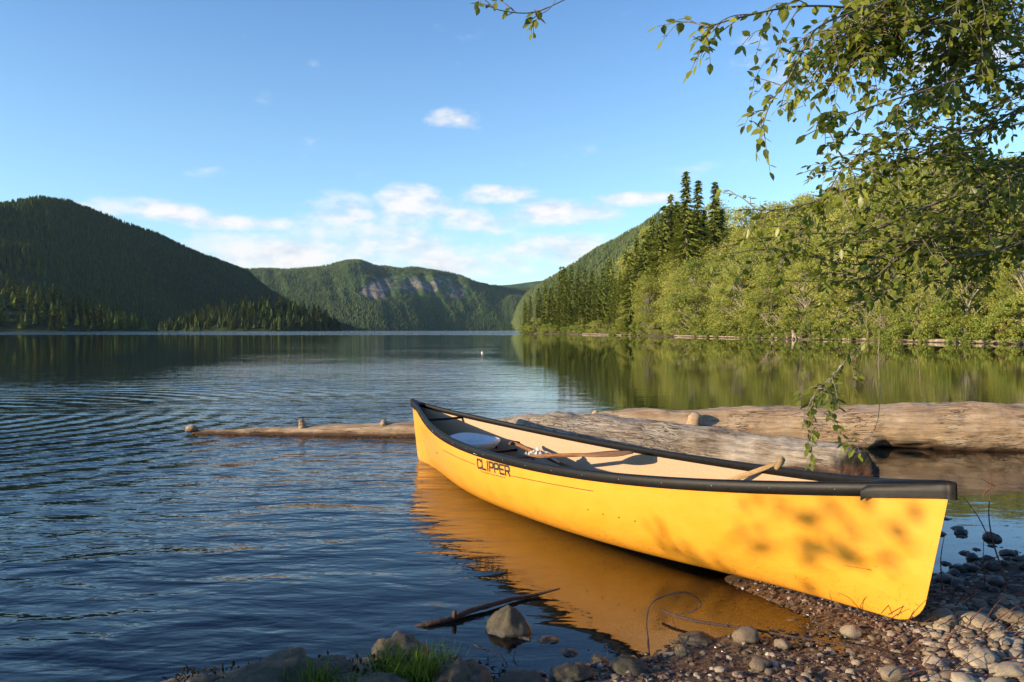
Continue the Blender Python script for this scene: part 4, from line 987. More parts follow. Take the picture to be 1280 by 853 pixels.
paddle(atZ(640, 553, .37), atZ(706, 587, .22) + Vector((.35, -.45, -.06)), 'thin brown paddle lying crosswise under the other paddle near the seat', M['paddle'], edge=.3, blade=.45, bw=.07)
g1 = atZ(980, 577, .585); g2 = atZ(912, 601, .43); dd = (g2 - g1).normalized()
paddle(g1, g1 + dd * 1.2, 'pale wooden paddle with its handle sticking out over the far gunwale near the bow', M['paddle_pale'], edge=.3, blade=.42, bw=.075)
def cloth():
    c = atZ(671, 571, .33); b = MB(); q = random.Random(5)
    n = 26; V = []; Fc = []
    for i in range(n):
        for j in range(n):
            u, v = i / (n - 1) - .5, j / (n - 1) - .5; r = math.hypot(u, v)
            h = .05 * math.exp(-(r * 3.0) ** 2) * (1 + .9 * mn.noise(Vector((u * 7, v * 7, 3)))) + .035 * mn.noise(Vector((u * 12, v * 12, 0))) 
            V.append((u * .20 + .02 * mn.noise(Vector((u * 6, v * 6, 8))), v * .15 + .02 * mn.noise(Vector((u * 6, v * 6, 18))), h))
    for i in range(n - 1):
        for j in range(n - 1): Fc.append((i * n + j, (i + 1) * n + j, (i + 1) * n + j + 1, i * n + j + 1))
    b.add(V, Fc); b.tube([(.03, .02, .04), (.07, -.03, .02), (.12, -.05, -.01), (.17, -.04, -.04)], .007, 6)
    o = b.build('rope_bundle', M['cloth']); o.location = c; tag(o, 'crumpled bundle of white rope beside the crossed paddles in the canoe', 'rope')
cloth()

# ------------------------------------------------------------------ the two big logs
def logpt(px, yt, yb, Y=None):
    Yb = H * F / (yb - 413.0); return Yb
lg = empty('long_log', (0, 0, 0)); tag(lg, 'long pale stripped log floating behind the canoe, thin end to the left', 'log')
LP = [((240 - 640) / F * 9.75, 9.78, .0, .055), ((300 - 640) / F * 9.75, 9.76, .005, .06), ((380 - 640) / F * 9.7, 9.72, .0, .12), ((516 - 640) / F * 9.6, 9.6, .02, .155), (0.2, 9.35, .06, .21), (1.3, 9.1, .12, .27),
      ((900 - 640) / F * 8.95, 8.98, .14, .285), ((1000 - 640) / F * 8.85, 8.88, .16, .29), ((1100 - 640) / F * 8.7, 8.75, .18, .305), ((1200 - 640) / F * 8.6, 8.65, .19, .325), ((1280 - 640) / F * 8.55, 8.58, .19, .335), (6.6, 8.5, .2, .36), (8.3, 8.4, .22, .37)]
def notch(f, t):
    # broken away chunk low on the near side, right part
    x = f
    w = mn.noise(Vector((x * 60, t * 2, 1.3))) * .010
    a = max(0, min(1, (x + w - .652) / .010)) * max(0, min(1, (.775 + w * 3 - x) / .07))
    lim = -.12 - .5 * max(0, min(1, (x - .70) / .05)) + .35 * mn.noise(Vector((x * 34, 5, 5)))      # undercut below this angle
    tt = (t + math.pi) % (2 * math.pi) - math.pi
    s = max(0, min(1, (lim - tt) / .45)) if tt > -2.2 else 0
    return 1 - .30 * a * s
o, LA, LQ = wob_log('trunk', [p[:3] for p in LP], [p[3] * .94 for p in LP], 48, 2, .13, M['log'], lg, nseg=340, notch=notch)
for (px, py, Y, r, h) in [(378, 530, 9.68, .036, .06), (480, 529, 9.6, .036, .03), (742, 520, 9.15, .04, .06), (869, 526, 8.78, .07, .07), (1043, 513, 8.95, .045, .08), (920, 518, 8.95, .025, .02)]:
    p = atY(px, py, Y); b = MB(); tip = Vector((random.uniform(-.02, .05), -.05 if px == 869 else -.02, h))
    b.tube([p + Vector((0, .02, -.12)), p, p + tip * .5, p + tip * .8, p + tip], [r * 1.5, r * 1.15, r * 1.05, r * .9, r * .4], 12, jit=.22)
    b.build('branch_stub', M['log'], lg)
b = MB(); p = atY(240, 537, 9.76); b.tube([p + Vector((-.07, 0, -.03)), p + Vector((-.05, 0, .0)), p + Vector((.0, 0, .01)), p + Vector((.06, 0, .0))], [.02, .045, .055, .035], 12, jit=.2); b.build('branch_stub', M['log'], lg)

gl_pts = [((612 - 640) / F * 8.6, 8.65, .09), ((690 - 640) / F * 8.45, 8.35, .09), ((790 - 640) / F * 8.1, 8.05, .06), ((880 - 640) / F * 7.85, 7.80, .03), ((960 - 640) / F * 7.5, 7.52, .01), ((1030 - 640) / F * 7.25, 7.28, .01), ((1072 - 640) / F * 7.08, 7.1, -.02), ((1094 - 640) / F * 6.95, 6.98, -.10)]
o, _, _ = wob_log('grey_log', gl_pts, [.22, .285, .285, .26, .245, .235, .20, .10], 48, 9, .22, M['grey_log'], None, nseg=200, tone_end=lambda f, t: max(0, min(1, (f - .77 + .03 * math.sin(3 * t)) * 14)))
tag(o, 'wide cracked grey log with a dark mossy end lying behind the canoe', 'log')

# ------------------------------------------------------------------ stones
def rock_mesh(seed, sub=3, rough=.25, flat=.7, el=1.2, sharp=False):
    bm = bmesh.new(); bmesh.ops.create_icosphere(bm, subdivisions=sub, radius=1)
    o = Vector((seed * 5.3, seed * 2.1, seed * .7))
    for v in bm.verts:
        n = v.co.normalized(); d = 1 + rough * mn.fractal(n * (1.1 if not sharp else 1.5) + o, 1.0, 2.0, 4)
        if sharp: d *= 1 - .22 * abs(mn.noise(n * 2.0 + o))
        v.co = Vector((n.x * d * el, n.y * d, n.z * d * flat))
    me = bpy.data.meshes.new('stone'); bm.to_mesh(me); bm.free(); me.polygons.foreach_set('use_smooth', [True] * len(me.polygons)); return me
def stone(me, name, loc, s, label, group=None, rot=None, sz=None, tilt=.3):
    o = bpy.data.objects.new(name, me); COL.objects.link(o); o.location = loc; o.scale = (s, s, sz or s); o.rotation_euler = rot or (random.uniform(-tilt, tilt), random.uniform(-tilt, tilt), random.random() * 6.28)
    tag(o, label, 'stone', group); return o
RM = [rock_mesh(s, 4, .30, .75, 1.25, True) for s in range(5)]
for r in RM: r.materials.append(M['rock'])
PM = [rock_mesh(20 + s, 3, .30 if s % 2 else .22, [.55, .68, .6, .75, .62, .5, .8, .6][s], [1.25, 1.1, 1.4, 1.2, 1.05, 1.5, 1.2, 1.35][s], True) for s in range(8)]
for r in PM: r.materials.append(M['pebble'])
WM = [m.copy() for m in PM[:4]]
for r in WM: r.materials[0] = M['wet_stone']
def gz(x, y): return float(ground_z(np.array([x]), np.array([y]))[0])
def rock_at(px, py, w, hz, k, lab, name='rock', rz=None):
    """px, py base centre in the photo, w width in px"""
    if px < 610 and 'rock behind' not in lab: py += 12; hz *= .8
    p = atZ(px, py, 0.0)
    for _ in range(3): p = atZ(px, py, max(-.02, gz(p.x, p.y)))
    s = w / F * p.y / 2 / 1.15
    stone(RM[k], name, (p.x, p.y, p.z + hz * .12), s, lab, rot=(random.uniform(-.2, .2), random.uniform(-.2, .2), rz if rz is not None else random.random() * 6.28), sz=hz)
pr = bpy.data.meshes.new('stone'); bm = bmesh.new(); bmesh.ops.create_icosphere(bm, subdivisions=4, radius=1)
for v in bm.verts:
    n = v.co.normalized(); k = max(0, n.z); d = 1 + .2 * mn.fractal(n * 1.4 + Vector((3, 8, 1)), 1, 2, 4)
    v.co = Vector((n.x * d * (1 - .55 * k) * 1.05 - .12 * k, n.y * d * (1 - .5 * k), n.z * d * .95))
bm.to_mesh(pr); bm.free(); pr.polygons.foreach_set('use_smooth', [True] * len(pr.polygons)); pr.materials.append(M['rock'])
p = atZ(638, 786, 0); stone(pr, 'rock', (p.x, p.y, .008), .098, 'pointed grey rock standing in the water beside the dark stick', rot=(0, .1, .4), sz=.095)
for (px, py, w, hz, k, lab) in [(655, 803, 26, .03, 1, 'small wet rock in the water just right of the pointed rock'), (686, 806, 34, .04, 2, 'rounded brown rock second right of the pointed rock'),
        (709, 822, 28, .035, 3, 'small brown rock in the shallows below the rounded brown one'), (749, 830, 28, .035, 0, 'small pale-topped rock in shallow water between larger stones'),
        (712, 846, 60, .05, 4, 'wide flat rock at the bottom edge in shallow water'), (787, 838, 50, .05, 1, 'rounded grey rock at the edge of the gravel'),
        (871, 803, 52, .045, 2, 'dark flat stone at the waterline in the yellow reflection'), (855, 818, 26, .035, 3, 'small dark stone just below the dark flat stone'),
        (322, 862, 150, .10, 0, 'big rough rock at the bottom edge left of the grass'), (578, 848, 78, .12, 1, 'mossy rounded rock right of the grass tuft'),
        (502, 822, 74, .10, 2, 'pale rock behind the grass tuft at the water'), (402, 836, 76, .075, 3, 'dark rock between the two grass tufts'),
        (468, 858, 120, .09, 4, 'dark low rock under the grass tuft'), (655, 860, 70, .04, 0, 'dark wet rock cut by the bottom edge'), (545, 868, 90, .08, 3, 'low brown rock at the bottom edge under the mossy rock'),
        (258, 850, 60, .05, 2, 'small rough rock at the left end of the rocky edge'), (436, 846, 50, .05, 1, 'dark lump of rock left of the grass tuft'), (608, 862, 46, .05, 4, 'brown rock at the bottom edge right of the mossy rock')]:
    rock_at(px, py, w, hz, k, lab)
for (px, py, w, k, lab) in [(950, 830, 36, 0, 'largest oval pale pebble in the middle of the gravel'), (1118, 842, 40, 2, 'broad pale pebble near the bottom edge below the bow'), (978, 806, 26, 3, 'small oval pebble above the largest oval pebble'),
        (1064, 790, 36, 4, 'reddish pebble on the gravel under the bow'), (1230, 822, 48, 1, 'big pale round stone in the bright pebble heap, near the right edge'), (1180, 775, 44, 6, 'pale stone just right of the canoe bow foot'),
        (1268, 772, 46, 7, 'pale stone at the right edge in the bright pebble heap'), (1217, 776, 46, 2, 'long pale stone lying across the bright pebble heap'), (1262, 838, 46, 5, 'flat pale stone at the right bottom corner'), (933, 795, 40, 6, 'pale pebble at the waterline under the canoe')]:
    p = atZ(px, py, 0.03)
    for _ in range(3): p = atZ(px, py, gz(p.x, p.y) + .02)
    stone(PM[k], 'pebble', (p.x, p.y, p.z), w * .88 / F * p.y / 2 / 1.2, lab, tilt=.15)
pg = random.Random(21); cnt = 0; placed = []
def try_pebble(x, y, s, lab, grp, pool=PM):
    for (a, b_, c) in placed:
        if (a - x) ** 2 + (b_ - y) ** 2 < ((c + s) * .82) ** 2: return False
    placed.append((x, y, s)); big = 'larger ' if s > .028 else ('middling ' if s > .016 else 'tiny '); stone(pg.choice(pool), 'pebble', (x, y, gz(x, y) + s * pg.uniform(.15, .4)), s, big + lab, big + grp); return True
while cnt < 215:      # bright heap at the right
    px, py = pg.uniform(1160, 1300), pg.uniform(742, 880); 
    if (py - 742) < (1200 - px) * .55: continue
    p = atZ(px, py, .08)
    if try_pebble(p.x, p.y, pg.choice((pg.uniform(.012, .024), pg.uniform(.02, .038))), 'pale rounded pebble in the bright heap at the lower right corner', 'pebbles in the bright heap'): cnt += 1
cnt = 0
while cnt < 80:      # mid gravel
    px, py = pg.uniform(740, 1180), pg.uniform(785, 880); p = atZ(px, py, .04)
    if float(shore_sd(np.array([p.x]), np.array([p.y]))[0]) < -.12: continue
    if try_pebble(p.x, p.y, pg.uniform(.008, .020), 'small rounded pebble among the gravel in front of the canoe', 'small pebbles on the gravel'): cnt += 1
cnt = 0
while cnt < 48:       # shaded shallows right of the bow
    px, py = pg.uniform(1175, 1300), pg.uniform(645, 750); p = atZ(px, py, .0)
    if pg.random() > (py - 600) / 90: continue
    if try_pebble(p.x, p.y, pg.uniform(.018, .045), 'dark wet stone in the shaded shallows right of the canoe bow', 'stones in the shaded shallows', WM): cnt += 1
# fine gravel: nobody could count it
def gravel(n=26000):
    g = np.random.default_rng(4)
    u = g.random(n); px = 560 + u ** .8 * 760; py = 700 + g.random(n) * 230
    z0 = .03; Y = (H - z0) * F / (py - 413); X = (px - 640) / F * Y
    m2 = n // 3; X = np.concatenate([X, g.uniform(-.2, 4.5, m2)]); Y = np.concatenate([Y, g.uniform(2.6, 6.4, m2)]); n = len(X)
    sd = shore_sd(X, Y); keep = (sd > -.55 - .5 * (X > 2)) & (sd < 1.3) & (g.random(n) < np.clip(1.1 + sd * 1.6, .12, 1)); keep &= g.random(n) < np.clip(.75 + 1.6 * fbm(X * 2.6, Y * 2.6, 3, 77), .12, 1); X, Y = X[keep], Y[keep]; n = len(X)
    Z = ground_z(X, Y); S = np.exp(g.normal(-5.2, .55, n)); S = np.clip(S, .0025, .017)
    ico = bmesh.new(); bmesh.ops.create_icosphere(ico, subdivisions=1, radius=1); bv = np.array([v.co[:] for v in ico.verts]); bf = np.array([[v.index for v in f.verts] for f in ico.faces]); ico.free()
    nv = len(bv); an = g.random(n) * 6.28; c, s_ = np.cos(an)[:, None], np.sin(an)[:, None]
    sc = np.stack([S * g.uniform(.9, 1.6, n), S * g.uniform(.7, 1.1, n), S * g.uniform(.4, .8, n)], 1)
    P = bv[None] * sc[:, None, :] * g.uniform(.82, 1.18, (n, nv, 1))
    Q = np.stack([P[..., 0] * c - P[..., 1] * s_, P[..., 0] * s_ + P[..., 1] * c, P[..., 2]], -1) + np.stack([X, Y, Z + S * .25], 1)[:, None]
    T = (bf[None] + (np.arange(n) * nv)[:, None, None]).reshape(-1, 3)
    me = np_mesh('gravel', Q.reshape(-1, 3), T, False, tone=np.repeat(np.clip(g.normal(.45, .25, n), 0, 1), nv))
    o = link_mesh('gravel', me, M['gravel']); tag(o, 'fine brown gravel between the pebbles on the shore', 'gravel', kind='stuff')
gravel()
# scraps of bark, needles and leaf litter
def litter(n=4200):
    g = random.Random(8); V = []; T = []
    for k in range(n):
        x = g.uniform(.2, 3.6); y = g.uniform(2.6, 5.0)
        if gz(x, y) < .012: continue
        z = gz(x, y) + .008; a = g.random() * 6.28; L = g.uniform(.008, .045); w = g.uniform(.001, .005); o = len(V); dx, dy = math.cos(a) * L, math.sin(a) * L
        V += [(x - dy / L * w, y + dx / L * w, z), (x + dy / L * w, y - dx / L * w, z), (x + dx, y + dy, z + g.uniform(0, .01))]; T.append((o, o + 1, o + 2))
    me = np_mesh('leaf_litter', V, T, False, tone=[.5] * len(V)); tag(link_mesh('leaf_litter', me, M['red_twig']), 'brown scraps of twig and leaf litter on the gravel', 'litter', kind='stuff')
litter()

# ------------------------------------------------------------------ grass
def grass():
    g = random.Random(2); V = []; T = []; tn = []
    for (px, py, rx, n, hh) in [(520, 840, 38, 260, .14), (550, 828, 30, 110, .12), (484, 818, 26, 80, .09), (385, 848, 44, 220, .10), (360, 836, 10, 40, .12), (430, 855, 45, 140, .07), (480, 858, 50, 110, .07), (240, 853, 6, 6, .05)]:
        for k in range(n):
            x_, y_ = px + g.gauss(0, rx * .5), py + g.gauss(0, 6); p = atZ(x_, y_, .07); p.z = max(gz(p.x, p.y), .0) + .0
            h = hh * g.uniform(.5, 1.25); a = g.random() * 6.28; ln = h * g.uniform(.1, .9); dx, dy = math.cos(a) * ln, math.sin(a) * ln; w = g.uniform(.0012, .0028); nx, ny = -math.sin(a) * w, math.cos(a) * w
            o = len(V); z = p.z
            for f in (0, .4, .75): V += [(p.x + dx * f * f - nx * (1 - f * .6), p.y + dy * f * f - ny * (1 - f * .6), z + h * f * (1 - .18 * f)), (p.x + dx * f * f + nx * (1 - f * .6), p.y + dy * f * f + ny * (1 - f * .6), z + h * f * (1 - .18 * f))]
            V.append((p.x + dx, p.y + dy, z + h * (1 - .25 * ln / h)))
            T += [(o, o + 1, o + 3), (o, o + 3, o + 2), (o + 2, o + 3, o + 5), (o + 2, o + 5, o + 4), (o + 4, o + 5, o + 6)]
            tn += [g.random()] * 7
    me = np_mesh('grass', V, T, False, tone=tn); tag(link_mesh('grass', me, M['grass']), 'green grass tufts growing between the rocks at the bottom edge', 'grass', kind='stuff')
grass()

def shore_weeds():
    g = random.Random(12); V = []; T = []; tn = []
    for k in range(1500):
        x = g.uniform(-1.3, .0); y = g.uniform(2.45, 3.05); 
        if float(shore_sd(np.array([x]), np.array([y]))[0]) < -.02 and g.random() < .8: continue
        z = gz(x, y); h = g.uniform(.008, .03); a = g.random() * 6.28; ln = h * g.uniform(.3, 1.6); w = g.uniform(.002, .008); o = len(V); dx, dy = math.cos(a) * ln, math.sin(a) * ln; nx, ny = -math.sin(a) * w, math.cos(a) * w
        V += [(x, y, z), (x + dx * .5 + nx, y + dy * .5 + ny, z + h * .8), (x + dx, y + dy, z + h), (x + dx * .5 - nx, y + dy * .5 - ny, z + h * .7)]; T += [(o, o + 1, o + 2), (o, o + 2, o + 3)]; tn += [g.random() * .6] * 4
    me = np_mesh('weeds', V, T, False, tone=tn); tag(link_mesh('weeds', me, M['weed']), 'dark low weeds and dead leaves on the rocky edge at the bottom left', 'weeds', kind='stuff')
shore_weeds()

# ------------------------------------------------------------------ sticks and twigs
def px_tube(b, pts, rads, n=6, nseg=24):
    """pts: (px, py, world z)"""
    P = [tuple(atZ(a, c, z)) + (r,) for (a, c, z), r in zip(pts, rads)]; c = smooth_curve(P, nseg); b.tube([Vector(q[:3]) for q in c], [max(.0008, q[3]) for q in c], n, jit=.08)
b = MB(); px_tube(b, [(505, 789, -.03), (530, 782, .0), (565, 773, .012), (590, 763, .016), (612, 757, .018), (640, 749, .014), (668, 744, .012), (700, 736, .03)], [.012, .013, .0135, .013, .012, .010, .008, .003], 8, 40)
p = atZ(568, 772, .02); b.tube([p, p + Vector((0, 0, .018)), p + Vector((.003, 0, .030))], [.010, .011, .008], 8)
tag(b.build('stick', M['twig']), 'long dark stick lying half sunk in the water by the pointed rock', 'stick')
b = MB(); px_tube(b, [(828, 763, .03), (845, 770, .03), (872, 777, .03), (905, 782, .035), (940, 787, .04), (985, 795, .05), (1050, 806, .06), (1120, 822, .08)], [.005, .0065, .007, .006, .005, .0045, .0035, .002], 6, 40)
tag(b.build('stick', M['twig']), 'thin curved stick running from the yellow reflection onto the gravel', 'stick')
b = MB()
def arcY(b, pts, rads, Y0, Y1, n=5, nseg=28):
    P = []
    for k, ((a, c), r) in enumerate(zip(pts, rads)):
        f = k / (len(pts) - 1); P.append(tuple(atY(a, c, Y0 + (Y1 - Y0) * f)) + (r,))
    c = smooth_curve(P, nseg); b.tube([Vector(q[:3]) for q in c], [max(.0006, q[3]) for q in c], n)
arcY(b, [(812, 826), (810, 800), (808, 775), (815, 753), (840, 742), (862, 742), (876, 755), (862, 766), (840, 768)], [.0045, .0042, .004, .004, .004, .0036, .0034, .003, .002], 3.12, 3.3)
arcY(b, [(842, 742), (848, 748), (852, 744)], [.0015, .001, .0006], 3.2, 3.2, 4, 6); arcY(b, [(838, 768), (845, 785), (848, 794)], [.0015, .001, .0006], 3.28, 3.3, 4, 6)
tag(b.build('twig', M['twig']), 'dark bare twig arching in a loop over the yellow reflection', 'twig')
b = MB(); arcY(b, [(592, 806), (605, 812), (625, 818), (640, 845), (644, 860)], [.0025, .0025, .002, .002, .0015], 3.1, 2.95); arcY(b, [(648, 806), (642, 822), (645, 838), (652, 850)], [.0015, .002, .002, .002], 3.1, 3.0, 5, 14); arcY(b, [(622, 818), (612, 826), (618, 842)], [.0015, .001, .0008], 3.05, 3.0, 4, 8)
p = atY(598, 808, 3.1); b.tube([p, p + Vector((.012, 0, -.006))], [.004, .005], 6)
tag(b.build('twig', M['twig']), 'small dark twig in the water below the pointed rock', 'twig')
b = MB(); arcY(b, [(735, 812), (745, 818), (760, 805), (768, 798)], [.002, .002, .0015, .0008], 3.15, 3.2, 5, 12); arcY(b, [(758, 806), (760, 822), (762, 842)], [.001, .001, .001], 3.1, 3.0, 4, 8)
tag(b.build('twig', M['twig']), 'short dark twig poking out left of the looped twig', 'twig')
# bare red-stemmed shrub at the bow
def red_shrub():
    b = MB()
    S = [([(1160, 770), (1185, 752), (1215, 722), (1240, 700), (1262, 690)], .0045, 3.75, 4.1), ([(1090, 775), (1130, 768), (1180, 760), (1230, 748), (1290, 735)], .0045, 3.45, 3.9),
         ([(1178, 770), (1178, 740), (1176, 700), (1180, 672)], .0035, 3.7, 3.75), ([(1229, 765), (1231, 735), (1229, 700), (1230, 665)], .003, 3.8, 3.8),
         ([(1260, 735), (1250, 705), (1240, 672), (1236, 640), (1239, 600), (1236, 585)], .0035, 3.8, 4.0), ([(1236, 672), (1222, 645), (1205, 622), (1199, 611)], .0022, 3.95, 3.98),
         ([(1236, 612), (1230, 617), (1228, 622)], .003, 3.95, 3.95), ([(1244, 608), (1236, 604), (1226, 598)], .003, 3.98, 3.98), ([(1205, 800), (1225, 775), (1252, 760), (1290, 752)], .0035, 3.4, 3.6),
         ([(1170, 820), (1190, 800), (1196, 780), (1180, 765)], .003, 3.2, 3.6), ([(1220, 745), (1245, 752), (1280, 790)], .0025, 3.7, 3.5), ([(1160, 760), (1150, 745), (1148, 742)], .002, 3.6, 3.6), ([(1256, 752), (1240, 730), (1222, 722)], .002, 3.7, 3.8), ([(1225, 800), (1205, 775), (1190, 745), (1170, 735)], .0022, 3.4, 3.7)]
    for pts, r, a, c in S: arcY(b, pts, [1.5 * r * (1 - .75 * k / (len(pts) - 1)) for k in range(len(pts))], a, c)
    q = random.Random(9)
    for k in range(64):
        x, y = q.uniform(1090, 1290), q.uniform(735, 850); L = q.uniform(20, 60); a = q.uniform(-.9, .9); Y = (H - .1) * F / (y - 413)
        arcY(b, [(x, y), (x + L * .5 * math.cos(a), y - L * .5 * abs(math.sin(a)) - q.uniform(0, 6)), (x + L * math.cos(a), y - L * abs(math.sin(a)))], [.0026, .0019, .0008], Y, Y * q.uniform(.99, 1.04), 4, 6)
    tag(b.build('bare_shrub', M['red_twig']), 'bare red-stemmed shrub spreading over the pebbles right of the bow', 'bare shrub')
red_shrub()
b = MB()
for pts in ([(1162, 752), (1130, 735), (1095, 715), (1055, 707)], [(1164, 738), (1135, 722), (1110, 712), (1092, 708)], [(1158, 735), (1152, 700), (1150, 675), (1148, 660)], [(1075, 762), (1062, 748), (1048, 741)], [(1040, 770), (1040, 755), (1037, 741)]):
    pp = pts; arcY(b, pts, [.0016, .0013, .001, .0006][:len(pts)], 3.45, 3.35, 5, 16)
tag(b.build('twig', M['twig']), 'thin dark stems standing in front of the yellow bow', 'twig')

# ------------------------------------------------------------------ leafy tree hanging over from the right
def overhang():
    root = empty('overhanging_tree', (5.6, 4.6, .2)); tag(root, 'leafy tree whose branches hang into the picture from the upper right', 'tree')
    off = Vector((5.6, 4.6, .2)); g = random.Random(17)
    wood = MB(); tr = MB()
    tr.tube([Vector(p) for p in ((0, 0, -.4), (-.1, -.1, 1.2), (-.25, -.15, 2.6), (-.4, -.2, 4.2), (-.5, -.3, 6.0))], [.16, .14, .12, .09, .04], 10, jit=.05)
    LV = []; LT = []; LTN = []
    def leaf(p, d, L, tone):
        # pointed oval leaf, folded a little on its midrib, hanging
        d = (d + Vector((g.gauss(0, .3), g.gauss(0, .3), -.32 + g.gauss(0, .28)))).normalized()
        n = Vector((g.gauss(0, .55), g.gauss(0, .55) - .15, 1)).normalized(); s = d.cross(n)
        if s.length < .1: s = d.orthogonal()
        s.normalize(); n = s.cross(d); w = L * g.uniform(.24, .31); o = len(LV); fd = g.uniform(.05, .3) * w; cu = g.uniform(-.1, .15) * L
        P = [p, p + d * L * .28 + s * w * .9 + n * fd, p + d * L * .62 + s * w * .82 + n * (fd + cu * .3), p + d * L + n * cu, p + d * L * .62 - s * w * .82 + n * (fd + cu * .3), p + d * L * .28 - s * w * .9 + n * fd, p + d * L * .3, p + d * L * .65 + n * cu * .3]
        LV.extend([tuple(q) for q in P]); LTN.extend([tone] * 8)
        LT.extend([(o, o + 6, o + 1, o + 1), (o + 6, o + 7, o + 2, o + 1), (o + 7, o + 3, o + 2, o + 2), (o, o + 5, o + 6, o + 6), (o + 5, o + 4, o + 7, o + 6), (o + 4, o + 3, o + 7, o + 7)])
    def twig(P, r0, r1, spacing, L, tone, bare=0.0):
        n = max(6, int(len(P) * 6)); c = smooth_curve([tuple(p) for p in P], n); c = [Vector(q) for q in c]
        wood.tube([q - off for q in c], [r0 + (r1 - r0) * i / (n - 1) for i in range(n)], 5, cap=False)
        tot = sum((c[i + 1] - c[i]).length for i in range(n - 1)); acc = 0; nxt = spacing * g.random() + bare * tot; side = 1
        for i in range(n - 1):
            seg = (c[i + 1] - c[i]); l = seg.length
            while acc + l > nxt:
                p = c[i] + seg * ((nxt - acc) / l); dr = seg.normalized(); lat = dr.cross(Vector((g.gauss(0, .4), g.gauss(0, .4), 1))).normalized() * side; side = -side
                leaf(p - off, (dr * .55 + lat * .9), L * g.uniform(.6, 1.2), min(1, max(0, g.gauss(tone, .22)))); nxt += spacing * g.uniform(.6, 1.4)
            acc += l
        leaf(c[-1] - off, (c[-1] - c[-2]).normalized(), L * .9, tone); return c
    def PY(px, py, Y): return atY(px, py, Y)
    def limb(pts, r0, nsub, sub_len, L, tone, sp=.042, droop=.35, bare=.15, spread=1.0, dn=1.05):
        L *= .96; r0 *= .7; nsub = int(nsub * dn); P = [PY(*q) for q in pts]; c = twig(P, r0, .002, sp * 1.8, L, tone, bare)
        for k in range(nsub):
            f = bare + (1 - bare) * (k + g.random()) / nsub; i = min(int(f * (len(c) - 1)), len(c) - 2); d = (c[i + 1] - c[i]).normalized()
            a = d.cross(Vector((0, 0, 1))).normalized(); v = (d * g.uniform(.2, .9) + a * g.choice((-1, 1)) * g.uniform(.2, 1) * spread + Vector((0, 0, g.uniform(-.7, .55)))).normalized()
            SL = sub_len * g.uniform(.5, 1.2); q1 = c[i] + v * SL * .5; q2 = c[i] + v * SL + Vector((0, 0, -droop * SL * g.random()))
            s2 = twig([c[i], q1, q2], .003, .0012, sp, L, tone + g.gauss(0, .08), .08)
            for m in range(2):
                j = g.randrange(1, len(s2) - 1); v2 = (v + Vector((g.uniform(-1, 1), g.uniform(-1, 1), g.uniform(-.8, .4)))).normalized() * SL * .4
                twig([s2[j], s2[j] + v2 * .5, s2[j] + v2 + Vector((0, 0, -.03))], .0018, .001, sp, L * .9, tone, .05)
    # (px, py, Y) paths, from the thick end out; left sprays get a lighter, sunlit leaf tone
    T1 = .58
    limb([(1330, 40, 4.3), (1200, 30, 4.0), (1080, 12, 3.7), (1000, 8, 3.4), (925, 22, 3.2), (872, 38, 3.1)], .012, 12, .22, .062, .75, spread=.5, droop=.3)
    limb([(1200, -40, 3.8), (1120, -5, 3.6), (1030, 30, 3.4), (1005, 62, 3.35), (985, 100, 3.3), (962, 132, 3.25), (948, 178, 3.2)], .008, 12, .13, .055, .8, spread=.4, bare=.3)
    limb([(1330, 70, 3.9), (1230, 90, 3.7), (1160, 112, 3.5), (1100, 130, 3.35), (1050, 148, 3.25), (1006, 170, 3.15)], .008, 8, .2, .068, .2, spread=.5)
    limb([(1300, -60, 4.2), (1190, -20, 4.0), (1110, 30, 3.9), (1070, 70, 3.8), (1040, 108, 3.75)], .008, 12, .24, .065, .6)
    limb([(1350, 0, 4.6), (1250, 50, 4.4), (1180, 110, 4.2), (1120, 175, 4.0), (1060, 205, 3.9), (1035, 240, 3.85)], .010, 20, .32, .062, .5)
    limb([(1380, 110, 4.6), (1290, 130, 4.4), (1220, 165, 4.3), (1150, 190, 4.2), (1085, 215, 4.1)], .014, 24, .36, .062, .42)
    limb([(1420, 160, 4.9), (1300, 195, 4.7), (1220, 235, 4.5), (1150, 262, 4.4), (1085, 290, 4.2), (1015, 292, 4.1), (935, 300, 3.95)], .018, 26, .34, .060, .5, bare=.1)
    limb([(1400, 190, 5.0), (1290, 215, 4.8), (1220, 262, 4.6), (1160, 292, 4.4), (1110, 335, 4.3), (1065, 350, 4.2), (990, 352, 4.1)], .014, 24, .34, .060, .42)
    limb([(1400, 250, 5.0), (1320, 285, 4.9), (1255, 310, 4.7), (1200, 330, 4.6), (1140, 362, 4.5)], .010, 18, .32, .060, .4)
    limb([(1180, 292, 4.5), (1130, 330, 4.4), (1100, 372, 4.3), (1070, 385, 4.2), (1040, 400, 4.15)], .006, 8, .2, .055, .45)
    limb([(1120, 245, 4.3), (1070, 235, 4.1), (1020, 252, 3.9), (975, 262, 3.8), (925, 262, 3.7)], .005, 9, .2, .055, .8, spread=.5)
    limb([(1105, 330, 4.2), (1060, 330, 4.0), (1000, 318, 3.9), (960, 312, 3.8), (905, 318, 3.7)], .005, 7, .2, .055, .65, spread=.5)
    limb([(1090, 320, 4.1), (1075, 380, 4.0), (1085, 420, 3.95), (1062, 445, 3.9), (1042, 470, 3.85), (1020, 490, 3.8), (1012, 525, 3.78)], .004, 15, .16, .052, .5, spread=.6, bare=.45)
    limb([(1108, 300, 4.2), (1102, 380, 4.1), (1098, 440, 4.05), (1100, 500, 4.0), (1092, 540, 3.98), (1068, 562, 3.95)], .0025, 2, .1, .05, .6, spread=.5, bare=.86, sp=.05)
    limb([(760, -45, 3.4), (730, -15, 3.3), (695, 5, 3.2), (665, 16, 3.15), (630, 14, 3.1), (600, 4, 3.08)], .0035, 3, .1, .05, .75, spread=.4, bare=.5)
